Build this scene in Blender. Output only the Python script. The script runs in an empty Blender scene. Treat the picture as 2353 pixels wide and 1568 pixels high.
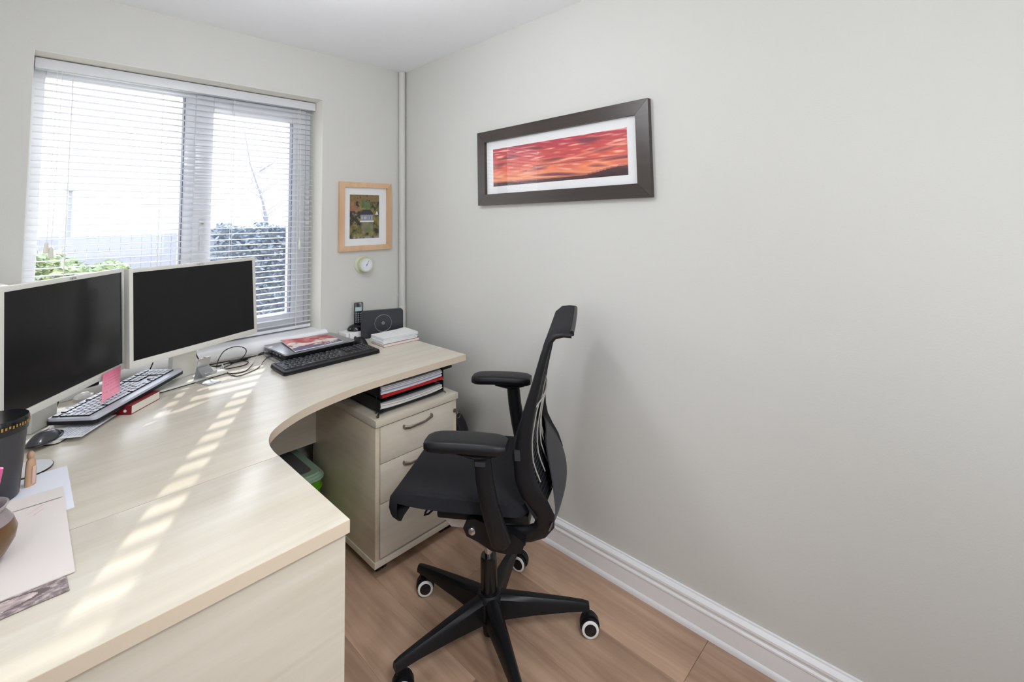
import bpy, bmesh, math, random
from mathutils import Vector, Matrix, noise
random.seed(7)
PI = math.pi
SC = bpy.context.scene
COL = SC.collection

# ------------------------------------------------------------------ camera, world, lights, exposure
yaw, pitch, roll = 0.80583369, 0.07075593, -0.01740947
Fv = Vector((math.sin(yaw)*math.cos(pitch), math.cos(yaw)*math.cos(pitch), math.sin(pitch)))
Rt = Vector((math.cos(yaw), -math.sin(yaw), 0)); Up = Rt.cross(Fv)
R2 = math.cos(roll)*Rt + math.sin(roll)*Up; U2 = -math.sin(roll)*Rt + math.cos(roll)*Up
cam = bpy.data.objects.new('camera', bpy.data.cameras.new('camera'))
COL.objects.link(cam)
m = Matrix((R2, U2, -Fv)).transposed().to_4x4(); m.translation = (-1.54287547, -2.37121096, 1.31669237)
cam.matrix_world = m
cam.data.sensor_width = 36; cam.data.lens = 1073.733/2353*36
cam.data.shift_y = (429.04-784)/2353; cam.data.clip_start = 0.02
SC.camera = cam

SC.view_settings.view_transform = 'Standard'; SC.view_settings.look = 'None'
SC.view_settings.gamma = 1.0; SC.view_settings.use_curve_mapping = False
SC.view_settings.exposure = 0.27

W = bpy.data.worlds.new('world'); SC.world = W; W.use_nodes = True
nt = W.node_tree; bg = nt.nodes['Background']
tc = nt.nodes.new('ShaderNodeTexCoord'); sx = nt.nodes.new('ShaderNodeSeparateXYZ'); cr = nt.nodes.new('ShaderNodeValToRGB')
nt.links.new(tc.outputs['Generated'], sx.inputs[0]); nt.links.new(sx.outputs['Z'], cr.inputs[0]); nt.links.new(cr.outputs[0], bg.inputs[0])
cr.color_ramp.elements[0].position = 0.0; cr.color_ramp.elements[0].color = (0.98, 0.99, 1, 1)
cr.color_ramp.elements[1].position = 0.9; cr.color_ramp.elements[1].color = (0.62, 0.78, 1, 1)
bg.inputs[1].default_value = 3.1

def light(name, kind, loc, energy, color=(1,1,1), direction=None, **kw):
    d = bpy.data.lights.new(name, kind); d.energy = energy; d.color = color
    for k, v in kw.items(): setattr(d, k, v)
    o = bpy.data.objects.new(name, d); COL.objects.link(o); o.location = loc
    if direction: o.rotation_euler = Vector(direction).to_track_quat('-Z', 'Y').to_euler()
    return o
light('sun', 'SUN', (2, 5, 3), 5.0, (1.0, 0.95, 0.87), (-0.52, -1.0, -0.36), angle=math.radians(0.5))
light('overhead_fill', 'POINT', (-1.0, -1.20, 1.952), 12.0, (0.93, 0.965, 1.0), shadow_soft_size=0.08)  # added unseen light that lifts ceiling, walls and desk
light('left_fill', 'AREA', (-1.93, -1.70, 1.45), 6.0, (0.90, 0.955, 1.0), (1, 0.25, 0), shape='RECTANGLE', size=0.8, size_y=0.9)  # added fill from the left; there is no side window
light('cabinet_fill_spot', 'SPOT', (-1.30, -2.85, 2.05), 66.0, (0.97, 0.98, 1.0), (0.72, 1.75, -1.72), spot_size=math.radians(58), spot_blend=0.9, shadow_soft_size=0.22)  # added spot to brighten cabinet, chair and floor; no fixture there
light('doorway_fill', 'AREA', (-.95, -2.98, 1.35), 9.0, (0.94, 0.97, 1.0), (0.25, 1, 0), shape='RECTANGLE', size=0.8, size_y=1.0)  # added fill standing in the doorway, raises the dark low parts

# ------------------------------------------------------------------ materials
def s2l(c): return tuple((x/255/12.92 if x/255 <= 0.04045 else ((x/255+0.055)/1.055)**2.4) for x in c)
MATS = {}
def mat(name, rgb, rough=0.5, metal=0.0, bump=None, var=None, spec=0.5, coat=0.0, alpha=None, transl=0.0):
    """bump=(scale,strength)  var=(scale,amount)"""
    if name in MATS: return MATS[name]
    M = bpy.data.materials.new(name); M.use_nodes = True; n = M.node_tree.nodes; l = M.node_tree.links
    b = n['Principled BSDF']; c = s2l(rgb)
    b.inputs['Base Color'].default_value = (*c, 1); b.inputs['Roughness'].default_value = rough
    b.inputs['Metallic'].default_value = metal; b.inputs['Specular IOR Level'].default_value = spec
    b.inputs['Coat Weight'].default_value = coat
    t = n.new('ShaderNodeTexCoord')
    v = var or (8, 0.03)
    nz = n.new('ShaderNodeTexNoise'); nz.inputs['Scale'].default_value = v[0]; nz.inputs['Detail'].default_value = 4
    l.new(t.outputs['Object'], nz.inputs['Vector'])
    mx = n.new('ShaderNodeMix'); mx.data_type = 'RGBA'
    mx.inputs[6].default_value = (*[max(0, x*(1-v[1])) for x in c], 1); mx.inputs[7].default_value = (*[min(1, x*(1+v[1])) for x in c], 1)
    l.new(nz.outputs['Fac'], mx.inputs[0]); l.new(mx.outputs[2], b.inputs['Base Color'])
    if bump:
        n2 = n.new('ShaderNodeTexNoise'); n2.inputs['Scale'].default_value = bump[0]; n2.inputs['Detail'].default_value = 3
        l.new(t.outputs['Object'], n2.inputs['Vector'])
        bp = n.new('ShaderNodeBump'); bp.inputs['Strength'].default_value = bump[1]; bp.inputs['Distance'].default_value = 0.002
        l.new(n2.outputs['Fac'], bp.inputs['Height']); l.new(bp.outputs[0], b.inputs['Normal'])
    if transl:
        tr = n.new('ShaderNodeBsdfTranslucent'); tr.inputs[0].default_value = (*c, 1)
        ms = n.new('ShaderNodeMixShader'); ms.inputs[0].default_value = transl
        l.new(b.outputs[0], ms.inputs[1]); l.new(tr.outputs[0], ms.inputs[2]); l.new(ms.outputs[0], n['Material Output'].inputs[0])
    MATS[name] = M; return M

def wood(name, c1, c2, axis=0, rough=0.3, scale=1.0, knots=True, coat=0.0):
    if name in MATS: return MATS[name]
    M = bpy.data.materials.new(name); M.use_nodes = True; n = M.node_tree.nodes; l = M.node_tree.links
    b = n['Principled BSDF']; b.inputs['Roughness'].default_value = rough; b.inputs['Coat Weight'].default_value = coat
    b.inputs['Coat Roughness'].default_value = 0.15
    t = n.new('ShaderNodeTexCoord'); mp = n.new('ShaderNodeMapping')
    s = [26*scale]*3; s[axis] = 1.6*scale; mp.inputs['Scale'].default_value = s
    oi = n.new('ShaderNodeObjectInfo'); ad = n.new('ShaderNodeVectorMath'); ad.operation = 'ADD'
    sc = n.new('ShaderNodeMath'); sc.operation = 'MULTIPLY'; sc.inputs[1].default_value = 37.0
    l.new(oi.outputs['Random'], sc.inputs[0]); l.new(t.outputs['Object'], ad.inputs[0]); l.new(sc.outputs[0], ad.inputs[1])
    l.new(ad.outputs[0], mp.inputs[0])
    nz = n.new('ShaderNodeTexNoise'); nz.inputs['Scale'].default_value = 1.0; nz.inputs['Detail'].default_value = 6; nz.inputs['Roughness'].default_value = 0.62
    nz.inputs['Distortion'].default_value = 0.6
    l.new(mp.outputs[0], nz.inputs['Vector'])
    mp2 = n.new('ShaderNodeMapping'); s2 = [5*scale]*3; s2[axis] = 1.3*scale; mp2.inputs['Scale'].default_value = s2
    l.new(ad.outputs[0], mp2.inputs[0])
    nb = n.new('ShaderNodeTexNoise'); nb.inputs['Scale'].default_value = 1.0; nb.inputs['Detail'].default_value = 3; nb.inputs['Distortion'].default_value = 1.2
    l.new(mp2.outputs[0], nb.inputs['Vector'])
    av = n.new('ShaderNodeMath'); av.operation = 'MULTIPLY_ADD'; av.inputs[1].default_value = 0.5
    hv = n.new('ShaderNodeMath'); hv.operation = 'MULTIPLY'; hv.inputs[1].default_value = 0.5
    l.new(nb.outputs['Fac'], hv.inputs[0]); l.new(nz.outputs['Fac'], av.inputs[0]); l.new(hv.outputs[0], av.inputs[2])
    rp = n.new('ShaderNodeValToRGB'); rp.color_ramp.elements[0].position = 0.34; rp.color_ramp.elements[1].position = 0.60
    rp.color_ramp.elements[0].color = (*s2l(c2), 1); rp.color_ramp.elements[1].color = (*s2l(c1), 1)
    l.new(av.outputs[0], rp.inputs[0]); l.new(rp.outputs[0], b.inputs['Base Color'])
    bp = n.new('ShaderNodeBump'); bp.inputs['Strength'].default_value = 0.06; bp.inputs['Distance'].default_value = 0.001
    l.new(nz.outputs['Fac'], bp.inputs['Height']); l.new(bp.outputs[0], b.inputs['Normal'])
    MATS[name] = M; return M

def print_mat(name, rough=0.5):
    if name in MATS: return MATS[name]
    M = bpy.data.materials.new(name); M.use_nodes = True; n = M.node_tree.nodes
    a = n.new('ShaderNodeAttribute'); a.attribute_name = 'Col'
    M.node_tree.links.new(a.outputs['Color'], n['Principled BSDF'].inputs['Base Color'])
    n['Principled BSDF'].inputs['Roughness'].default_value = rough
    MATS[name] = M; return M

def glass_mat(name, tint=(1,1,1), fac=0.07, rough=0.0):
    """thin pane: clear transmission with a fresnel mirror reflection"""
    if name in MATS: return MATS[name]
    M = bpy.data.materials.new(name); M.use_nodes = True; n = M.node_tree.nodes; l = M.node_tree.links
    n.remove(n['Principled BSDF'])
    tr = n.new('ShaderNodeBsdfTransparent'); tr.inputs[0].default_value = (*tint, 1)
    gl = n.new('ShaderNodeBsdfGlossy'); gl.inputs['Roughness'].default_value = rough
    fr = n.new('ShaderNodeFresnel'); fr.inputs[0].default_value = 1.45
    ms = n.new('ShaderNodeMixShader')
    gm = n.new('ShaderNodeNewGeometry'); sb_ = n.new('ShaderNodeMath'); sb_.operation = 'SUBTRACT'; sb_.inputs[0].default_value = 1.0
    mu = n.new('ShaderNodeMath'); mu.operation = 'MULTIPLY'
    l.new(gm.outputs['Backfacing'], sb_.inputs[1]); l.new(sb_.outputs[0], mu.inputs[0]); l.new(fr.outputs[0], mu.inputs[1])
    l.new(mu.outputs[0], ms.inputs[0]); l.new(tr.outputs[0], ms.inputs[1]); l.new(gl.outputs[0], ms.inputs[2])
    l.new(ms.outputs[0], n['Material Output'].inputs[0])
    MATS[name] = M; return M

def emit(name, rgb, strength):
    M = bpy.data.materials.new(name); M.use_nodes = True; b = M.node_tree.nodes['Principled BSDF']
    b.inputs['Emission Color'].default_value = (*s2l(rgb), 1); b.inputs['Emission Strength'].default_value = strength
    return M

WALL = mat('wall_paint', (212, 211, 207), 0.85, bump=(240, 0.12), var=(1.5, 0.012))
CEIL = mat('ceiling_paint', (244, 245, 248), 0.9, bump=(200, 0.1), var=(1.5, 0.01))
GLOSSW = mat('white_gloss_paint', (240, 240, 244), 0.28, var=(3, 0.01))
UPVC = mat('white_upvc', (236, 238, 242), 0.25, var=(3, 0.01))
SLATM = mat('white_slat', (226, 227, 233), 0.4, var=(3, 0.01), transl=0.03)
MAPX = wood('maple_laminate_x', (216, 209, 196), (201, 192, 175), 0, 0.24)
MAPY = wood('maple_laminate_y', (218, 207, 187), (201, 187, 165), 1, 0.3)
EDGE = mat('maple_edging', (212, 196, 176), 0.4, var=(20, 0.03))
BLACK = mat('black_plastic', (17, 18, 22), 0.42, bump=(300, 0.08), spec=0.35)
BLACK2 = mat('black_gloss_plastic', (18, 19, 22), 0.2)
FABRIC = mat('black_fabric', (17, 18, 24), 0.95, bump=(900, 0.5), var=(300, 0.25))
DKGREY = mat('dark_grey_plastic', (44, 46, 52), 0.45)
CHROME = mat('chrome', (200, 200, 205), 0.15, metal=1.0)
ALU = mat('brushed_aluminium', (190, 193, 196), 0.35, metal=0.9)
NICKEL = mat('satin_nickel', (150, 142, 132), 0.35, metal=0.9)
LTGREY = mat('light_grey_plastic', (196, 194, 196), 0.5)
MONW = mat('pale_grey_plastic', (214, 213, 206), 0.45)
PAPER = mat('white_paper', (236, 236, 238), 0.7, var=(40, 0.02))
PAPERC = mat('cream_paper', (226, 216, 203), 0.7, var=(40, 0.03))
PRINT = print_mat('printed_colour', 0.45)

# ------------------------------------------------------------------ mesh helpers
class MB:
    def __init__(s): s.v = []; s.f = []; s.m = []; s.sm = []
    def add(s, vs, fs, mi=0, smooth=False, M=None):
        o = len(s.v)
        s.v += [tuple(M @ Vector(p)) if M is not None else tuple(p) for p in vs]
        for f in fs: s.f.append([o+i for i in f]); s.m.append(mi); s.sm.append(smooth)
        return s
    def box(s, x0, x1, y0, y1, z0, z1, mi=0, M=None, b=0.0):
        if b <= 0:
            v = [(x0,y0,z0),(x1,y0,z0),(x1,y1,z0),(x0,y1,z0),(x0,y0,z1),(x1,y0,z1),(x1,y1,z1),(x0,y1,z1)]
            return s.add(v, [(0,3,2,1),(4,5,6,7),(0,1,5,4),(1,2,6,5),(2,3,7,6),(3,0,4,7)], mi, False, M)
        bm = bmesh.new(); bmesh.ops.create_cube(bm, size=1)
        for v in bm.verts:
            v.co = Vector(((x0+x1)/2+v.co.x*(x1-x0), (y0+y1)/2+v.co.y*(y1-y0), (z0+z1)/2+v.co.z*(z1-z0)))
        bmesh.ops.bevel(bm, geom=bm.edges[:], offset=b, segments=2, affect='EDGES', profile=0.6)
        bm.verts.index_update()
        s.add([v.co[:] for v in bm.verts], [[v.index for v in f.verts] for f in bm.faces], mi, True, M); bm.free(); return s
    def prism(s, pts, z0, z1, mi=0, M=None, smooth=False, mside=None):
        n = len(pts)
        s.add([(x,y,z0) for x,y in pts]+[(x,y,z1) for x,y in pts], [list(range(n))[::-1], list(range(n,2*n))], mi, False, M)
        o = len(s.v)-2*n
        for i in range(n):
            j = (i+1) % n; s.f.append([o+i,o+j,o+n+j,o+n+i]); s.m.append(mi if mside is None else mside); s.sm.append(smooth)
        return s
    def tube(s, pts, r, seg=8, mi=0, M=None, closed=False, up=None):
        """r: number, list of numbers, or list of (ra, rb)"""
        P = [Vector(p) for p in pts]; n = len(P); rings = []
        prev = None
        for i, p in enumerate(P):
            if closed: d = (P[(i+1) % n]-P[i-1])
            else: d = (P[min(i+1,n-1)]-P[max(i-1,0)])
            d.normalize()
            if up is not None: a = Vector(up) - d*Vector(up).dot(d)
            elif prev is not None: a = prev - d*prev.dot(d)
            else: a = Vector((0,0,1)) - d*d.z if abs(d.z) < .9 else Vector((1,0,0)) - d*d.x
            a.normalize(); prev = a; b = d.cross(a)
            rr = r[i] if isinstance(r, (list, tuple)) else r
            ra, rb = rr if isinstance(rr, tuple) else (rr, rr)
            rings.append([p + a*ra*math.cos(2*PI*k/seg) + b*rb*math.sin(2*PI*k/seg) for k in range(seg)])
        vs = [tuple(q) for R in rings for q in R]; fs = []
        for i in range(n if closed else n-1):
            for k in range(seg):
                i2 = (i+1) % n; fs.append((i*seg+k, i*seg+(k+1)%seg, i2*seg+(k+1)%seg, i2*seg+k))
        if not closed: fs += [tuple(range(seg))[::-1], tuple(range((n-1)*seg, n*seg))]
        return s.add(vs, fs, mi, True, M)
    def lathe(s, prof, seg=24, mi=0, M=None, smooth=True):
        """prof: list of (r, z) bottom to top, closed with caps when r>0"""
        vs = [(r*math.cos(2*PI*k/seg), r*math.sin(2*PI*k/seg), z) for r, z in prof for k in range(seg)]; fs = []
        for i in range(len(prof)-1):
            for k in range(seg): fs.append((i*seg+k, i*seg+(k+1)%seg, (i+1)*seg+(k+1)%seg, (i+1)*seg+k))
        fs += [tuple(range(seg))[::-1], tuple(range((len(prof)-1)*seg, len(prof)*seg))]
        return s.add(vs, fs, mi, smooth, M)
    def grid(s, nx, ny, fn, mi=0, M=None, smooth=True, thick=None):
        vs = [fn(i/nx, j/ny) for j in range(ny+1) for i in range(nx+1)]
        fs = [(j*(nx+1)+i, j*(nx+1)+i+1, (j+1)*(nx+1)+i+1, (j+1)*(nx+1)+i) for j in range(ny) for i in range(nx)]
        if thick is None: return s.add(vs, fs, mi, smooth, M)
        n = len(vs); t = Vector(thick); vs2 = [tuple(Vector(v)+t) for v in vs]
        fs2 = fs + [tuple(n+i for i in reversed(f)) for f in fs]
        bd = [i for i in range(nx+1)] + [j*(nx+1)+nx for j in range(1,ny+1)] + [ny*(nx+1)+i for i in range(nx-1,-1,-1)] + [j*(nx+1) for j in range(ny-1,0,-1)]
        for a, b in zip(bd, bd[1:]+bd[:1]): fs2.append((b, a, n+a, n+b))
        return s.add(vs+vs2, fs2, mi, smooth, M)
    def data(s, name, mats):
        me = bpy.data.meshes.new(name); me.from_pydata(s.v, [], s.f); me.update()
        for mm in (mats if isinstance(mats, (list, tuple)) else [mats]): me.materials.append(mm)
        me.polygons.foreach_set('material_index', s.m); me.polygons.foreach_set('use_smooth', s.sm)
        bm = bmesh.new(); bm.from_mesh(me); bmesh.ops.recalc_face_normals(bm, faces=bm.faces); bm.to_mesh(me); bm.free()
        try: me.set_sharp_from_angle(angle=math.radians(38))
        except Exception: pass
        return me
    def build(s, name, mats, parent=None, **kw):
        return put(name, s.data(name, mats), parent, **kw)

def put(name, me, parent=None, loc=(0,0,0), rot=(0,0,0), kind=None, label=None, cat=None, group=None):
    o = bpy.data.objects.new(name, me); COL.objects.link(o); o.location = loc; o.rotation_euler = rot
    if parent: o.parent = parent
    if kind: o['kind'] = kind
    if label: o['label'] = label
    if cat: o['category'] = cat
    if group: o['group'] = group
    return o
def thing(name, label, cat, loc=(0,0,0), rz=0.0, group=None, rot=None):
    return put(name, None, None, loc, rot or (0,0,rz), None, label, cat, group)
def TR(x=0,y=0,z=0,rx=0,ry=0,rz=0):
    return Matrix.Translation((x,y,z)) @ Matrix.Rotation(rz,4,'Z') @ Matrix.Rotation(ry,4,'Y') @ Matrix.Rotation(rx,4,'X')
def rrect(x0,x1,y0,y1,r,n=4):
    out = []
    for cx,cy,a0 in ((x1-r,y1-r,0),(x0+r,y1-r,90),(x0+r,y0+r,180),(x1-r,y0+r,270)):
        for k in range(n+1):
            a = math.radians(a0+90*k/n); out.append((cx+r*math.cos(a), cy+r*math.sin(a)))
    return out
def painted(name, nx, ny, pos, fn, parent=None, mats=None, **kw):
    """grid whose faces carry printed colours; fn(u,v)->sRGB 0-255"""
    mb = MB(); mb.grid(nx, ny, pos, smooth=False); me = mb.data(name, mats or PRINT)
    at = me.color_attributes.new('Col', 'FLOAT_COLOR', 'CORNER')
    vals = []
    for p in me.polygons:
        k = p.index; u = (k % nx + .5)/nx; v = (k//nx + .5)/ny
        c = s2l(fn(u, v)); vals += [*c, 1.0]*len(p.vertices)
    at.data.foreach_set('color', vals)
    return put(name, me, parent, **kw)
def lerp(a, b, t): t = max(0, min(1, t)); return tuple(x+(y-x)*t for x, y in zip(a, b))
def N(x, y, z=0): return noise.noise(Vector((x, y, z)))

# ------------------------------------------------------------------ room shell
H = 2.205; XL = -1.95; YB = -3.02
WLx, WRx, WT, WB = -1.544, -0.487, 1.96, 0.765
# floor: boards run away from the window wall
fl = MB(); fl.box(XL-.1, .1, YB-.1, .26, -0.12, -0.012)
floor = fl.build('floor', mat('floor_underlay', (70, 52, 40), 0.9), kind='structure', label='brown oak-effect plank floor')
OAK = wood('oak_floor', (194, 162, 138), (148, 117, 96), 1, 0.42, 1.0)
def plank_mesh(L):
    return MB().box(-.0955, .0955, -L/2+.0006, L/2-.0006, -.012, 0, b=0.0009).data('plank', OAK)
pmesh = plank_mesh(1.28)
x = -0.018-.0955; i = 0
while x > XL-.05:
    y = .2 - [0, .53, .21, .84, .40, 1.02, .66][i % 7]
    while y > YB-.7:
        yc = y; ye0, ye1 = yc-.64, yc+.64
        lo, hi = max(ye0, YB), min(ye1, 0.0)
        if hi-lo > .05:
            me = pmesh if (lo == ye0 and hi == ye1) else plank_mesh(hi-lo)
            put('plank', me, floor, loc=(x, (lo+hi)/2, 0))
        y -= 1.28
    x -= .1912; i += 1
MB().box(XL-.1, .1, YB-.1, .26, H, H+.1).build('ceiling', CEIL, kind='structure', label='flat white ceiling')
MB().box(0, .12, YB-.1, .26, -.1, H).build('wall_right', WALL, kind='structure', label='long pale greige wall')
MB().box(XL-.12, XL, YB-.1, .26, -.1, H).build('wall_left', WALL, kind='structure', label='pale greige wall on the left')
bw = MB(); bw.box(XL, -1.75, YB-.1, YB, -.1, H).box(-.35, 0, YB-.1, YB, -.1, H).box(-1.75, -.35, YB-.1, YB, 2.05, H)
bw.build('wall_back', WALL, kind='structure', label='pale greige wall with a doorway')
MB().box(-1.9, -.2, YB-1.2, YB-1.1, -.1, H+.1).box(-2.0, -1.9, YB-1.2, YB-.1, -.1, H+.1).box(-.2, -.1, YB-1.2, YB-.1, -.1, H+.1).box(-1.9, -.2, YB-1.1, YB-.1, H, H+.1).box(-1.9, -.2, YB-1.1, YB-.1, -.1, 0).build('wall_hall', WALL, kind='structure', label='hallway wall beyond the doorway')
ww = MB()
ww.box(XL, WLx, 0, .26, -.1, H).box(WRx, 0, 0, .26, -.1, H).box(WLx, WRx, 0, .26, WT, H).box(WLx, WRx, 0, .26, -.1, WB-.03)
ww.build('wall_window', WALL, kind='structure', label='pale greige wall around the window')
CREAM = mat('lit_reveal_cream', (238, 236, 226), 0.6, var=(2, .01))  # light on the reveal is put into this paler lining colour
rv = MB(); rv.box(WLx, WRx, .0005, .155, WT-.0012, WT).box(WRx-.0012, WRx, .0005, .155, WB, WT-.0012).box(WLx, WLx+.0012, .0005, .155, WB, WT-.0012)
rv.build('trim_2', CREAM, kind='structure', label='cream reveal lining the window opening, its lit look put into the colour')
# skirting, moulded profile swept along the wall
prof = [(0,0),(.019,0),(.019,.011),(.0165,.016),(.014,.019),(.014,.068),(.0165,.071),(.0165,.076),(.012,.081),(.0125,.087),(.016,.092),(.0155,.099),(.010,.105),(.006,.1085),(.0055,.1125),(0,.1135)]
sk = MB(); n = len(prof)
sk.add([(-a, .0, z) for a, z in prof]+[(-a, YB, z) for a, z in prof], [[i,(i+1)%n,n+(i+1)%n,n+i] for i in range(n)]+[list(range(n)), list(range(n,2*n))[::-1]])
sk.build('baseboard_right', GLOSSW, kind='structure', label='white moulded skirting board along the right wall')
sk = MB(); sk.add([(XL, -a, z) for a, z in prof]+[(-.02, -a, z) for a, z in prof], [[i,(i+1)%n,n+(i+1)%n,n+i] for i in range(n)]+[list(range(n)), list(range(n,2*n))[::-1]])
sk.build('baseboard_window', GLOSSW, kind='structure', label='white skirting board under the window')
# painted pipe in the corner
pipe = thing('wall_pipe', 'greige painted vertical pipe in the corner between the two walls', 'pipe', (-.0225, -.0225, 0))
MB().lathe([(.0185, .838), (.0185, 1.4), (.0185, H-.002)], 24).build('upper_pipe', WALL, pipe)
MB().lathe([(.0200, .115), (.0200, .82), (.0200, .836), (.0185, .838)], 24).build('lower_pipe', WALL, pipe)
MB().lathe([(.0195, H-.006), (.022, H-.005), (.022, H-.001)], 24).build('pipe_collar', WALL, pipe)

# unseen pendant lamp added above the frame to carry the overhead fill light
pl_ = thing('added_pendant_lamp', 'added white pendant lamp out of view, carrying the overhead fill light', 'lamp', (-1.0, -1.20, H))
MB().lathe([(.05,-.03),(.05,0)], 24).build('ceiling_rose', GLOSSW, pl_)
MB().tube([(0,0,-.03),(0,0,-.195)], .003, 8).build('lamp_cord', GLOSSW, pl_)
MB().lathe([(.012,-.218),(.018,-.20),(.018,-.19)], 16).build('lamp_holder', GLOSSW, pl_)
MB().lathe([(.006,-.274),(.020,-.268),(.028,-.250),(.022,-.232),(.011,-.218)], 20).build('light_bulb', emit('bulb_glow', (255, 250, 240), 6.0), pl_)  # glowing bulb of the added lamp

# ------------------------------------------------------------------ window
win = put('window_1', None, None, kind='structure', label='white two-pane window')
FY0, FY1 = .155, .225
fr = MB()
fr.box(WLx, WLx+.035, FY0, FY1, WB, WT, b=.003).box(WRx-.052, WRx, FY0, FY1, WB, WT, b=.003)
fr.box(WLx+.035, WRx-.052, FY0, FY1, WT-.055, WT, b=.003).box(WLx+.035, WRx-.052, FY0, FY1, WB, WB+.045, b=.003)
fr.box(-1.058, -1.010, FY0, FY1, WB+.045, WT-.055, b=.003)
fr.build('window_frame', UPVC, win)
def ring_boxes(mb, x0, x1, z0, z1, y0, y1, w, b=.003, wb=None, mi=0):
    wb = wb or w
    mb.box(x0, x0+w, y0, y1, z0, z1, mi, b=b).box(x1-w, x1, y0, y1, z0, z1, mi, b=b)
    mb.box(x0+w, x1-w, y0, y1, z0, z0+wb, mi, b=b).box(x0+w, x1-w, y0, y1, z1-w, z1, mi, b=b); return mb
sa = MB(); ring_boxes(sa, -1.016, -.5175, WB+.026, WT-.042, .138, .205, .0705); sa.build('casement_sash', UPVC, win)
GASK = mat('grey_gasket', (112, 114, 128), 0.6)
g = MB()
g.box(-1.0600, -1.0565, .150, .19, WB+.045, WT-.055).box(-.5895, -.5865, .134, .17, WB+.097, WT-.113).box(-.5165, -.5140, .146, .154, WB+.0237, WT-.0397).box(-1.016, -.5175, .146, .154, WB+.0237, WB+.0257)
g.build('gasket', GASK, win)
GL = glass_mat('window_glass')
MB().box(-1.510, -1.058, .186, .190, WB+.044, WT-.054).build('pane', GL, win)
MB().box(-.947, -.588, .172, .176, WB+.095, WT-.111).build('pane', GL, win)
h = MB(); h.box(-.994, -.970, .130, .1385, 1.265, 1.345, b=.003).lathe([(.008, 0), (.008, .008)], 12, M=TR(-.982, .1385, 1.325, PI/2)).box(-.991, -.973, .129, .1345, 1.20, 1.335, b=.002)
h.build('window_handle', UPVC, win)
MB().lathe([(.005, 0), (.005, .006)], 12, M=TR(-.982, .1310, 1.325, PI/2)).build('handle_lock', NICKEL, win)
# inner sill board, rounded nose
sp = []
for k in range(9):
    a = PI/2 + PI*k/8; sp.append((-.022+.020*math.cos(a), .7545+.0265*math.sin(a)))
sill_prof = [(.157, .777)] + sp + [(.157, .728)]
sb = MB(); n = len(sill_prof)
sb.add([(WLx-.05 if y < 0 else WLx-.05, y, z) for y, z in sill_prof]+[(WRx+.02, y, z) for y, z in sill_prof],
       [[i,(i+1)%n,n+(i+1)%n,n+i] for i in range(n)]+[list(range(n)), list(range(n,2*n))[::-1]], smooth=True)
# ------------------------------------------------------------------ venetian blind
bl = thing('venetian_blind', 'white venetian blind with open horizontal slats hanging in the window', 'blind')
BX0, BX1 = WLx+.005, WRx-.005
v = MB(); v.box(BX0-.001, BX1+.001, .081, .089, 1.914, 1.9535, b=.002)
v.build('valance', SLATM, bl)
MB().box(BX0, BX1, .0895, .132, 1.918, 1.956, b=.001).build('head_rail', UPVC, bl)
SW, CAM, SY = .0300, .0030, .112
top = [(-1, 0), (-.66, .55), (-.33, .88), (0, 1), (.33, .88), (.66, .55), (1, 0)]
sp = [(SY+a*SW/2, c*CAM) for a, c in top] + [(SY+a*SW/2, c*CAM-.0009) for a, c in reversed(top)]
n = len(sp)
sm = MB(); sm.add([(BX0+.002, y, z) for y, z in sp]+[(BX1-.004, y, z) for y, z in sp],
    [[i,(i+1)%n,n+(i+1)%n,n+i] for i in range(n)]+[list(range(n)), list(range(n,2*n))[::-1]])
slat_me = sm.data('slat', SLATM)
z = 1.893; PITCH = .0270
while z > WB+.045:
    put('slat', slat_me, bl, loc=(0, 0, z)); z -= PITCH
MB().box(BX0+.002, BX1-.004, SY-.014, SY+.014, WB+.020, WB+.034, b=.002).build('bottom_rail', SLATM, bl)
CORD = mat('white_cord', (228, 228, 226), 0.8)
for cx in (-1.434, -1.148, -.871, -.572):
    MB().tube([(cx, SY-.0155, WB+.03), (cx, SY-.0155, 1.91)], .0011, 5).tube([(cx, SY+.0155, WB+.03), (cx, SY+.0155, 1.91)], .0009, 5).build('ladder_cord', CORD, bl)
for cx, zt in ((-1.4845, 1.258), (-1.4715, 1.240)):
    MB().tube([(cx+.006, .0765, 1.914), (cx, .0765, zt)], .0009, 5).build('pull_cord', CORD, bl)
    MB().lathe([(.0075, -.036), (.0085, -.034), (.006, 0), (.003, .004)], 12, M=TR(cx, .0765, zt)).build('tassel', mat('ivory_plastic', (222, 220, 212), .5), bl)
MB().tube([(-.572, .0765, 1.914), (-.566, .0765, 1.24)], .0011, 5).build('pull_cord', CORD, bl)
MB().lathe([(.0045, -.05), (.0055, -.047), (.004, 0), (.002, .004)], 12, M=TR(-.566, .0765, 1.235)).build('tassel', MATS['ivory_plastic'], bl)

sb.build('trim_1', GLOSSW, kind='structure', label='white window sill board with rounded nose above the desk')

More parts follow.
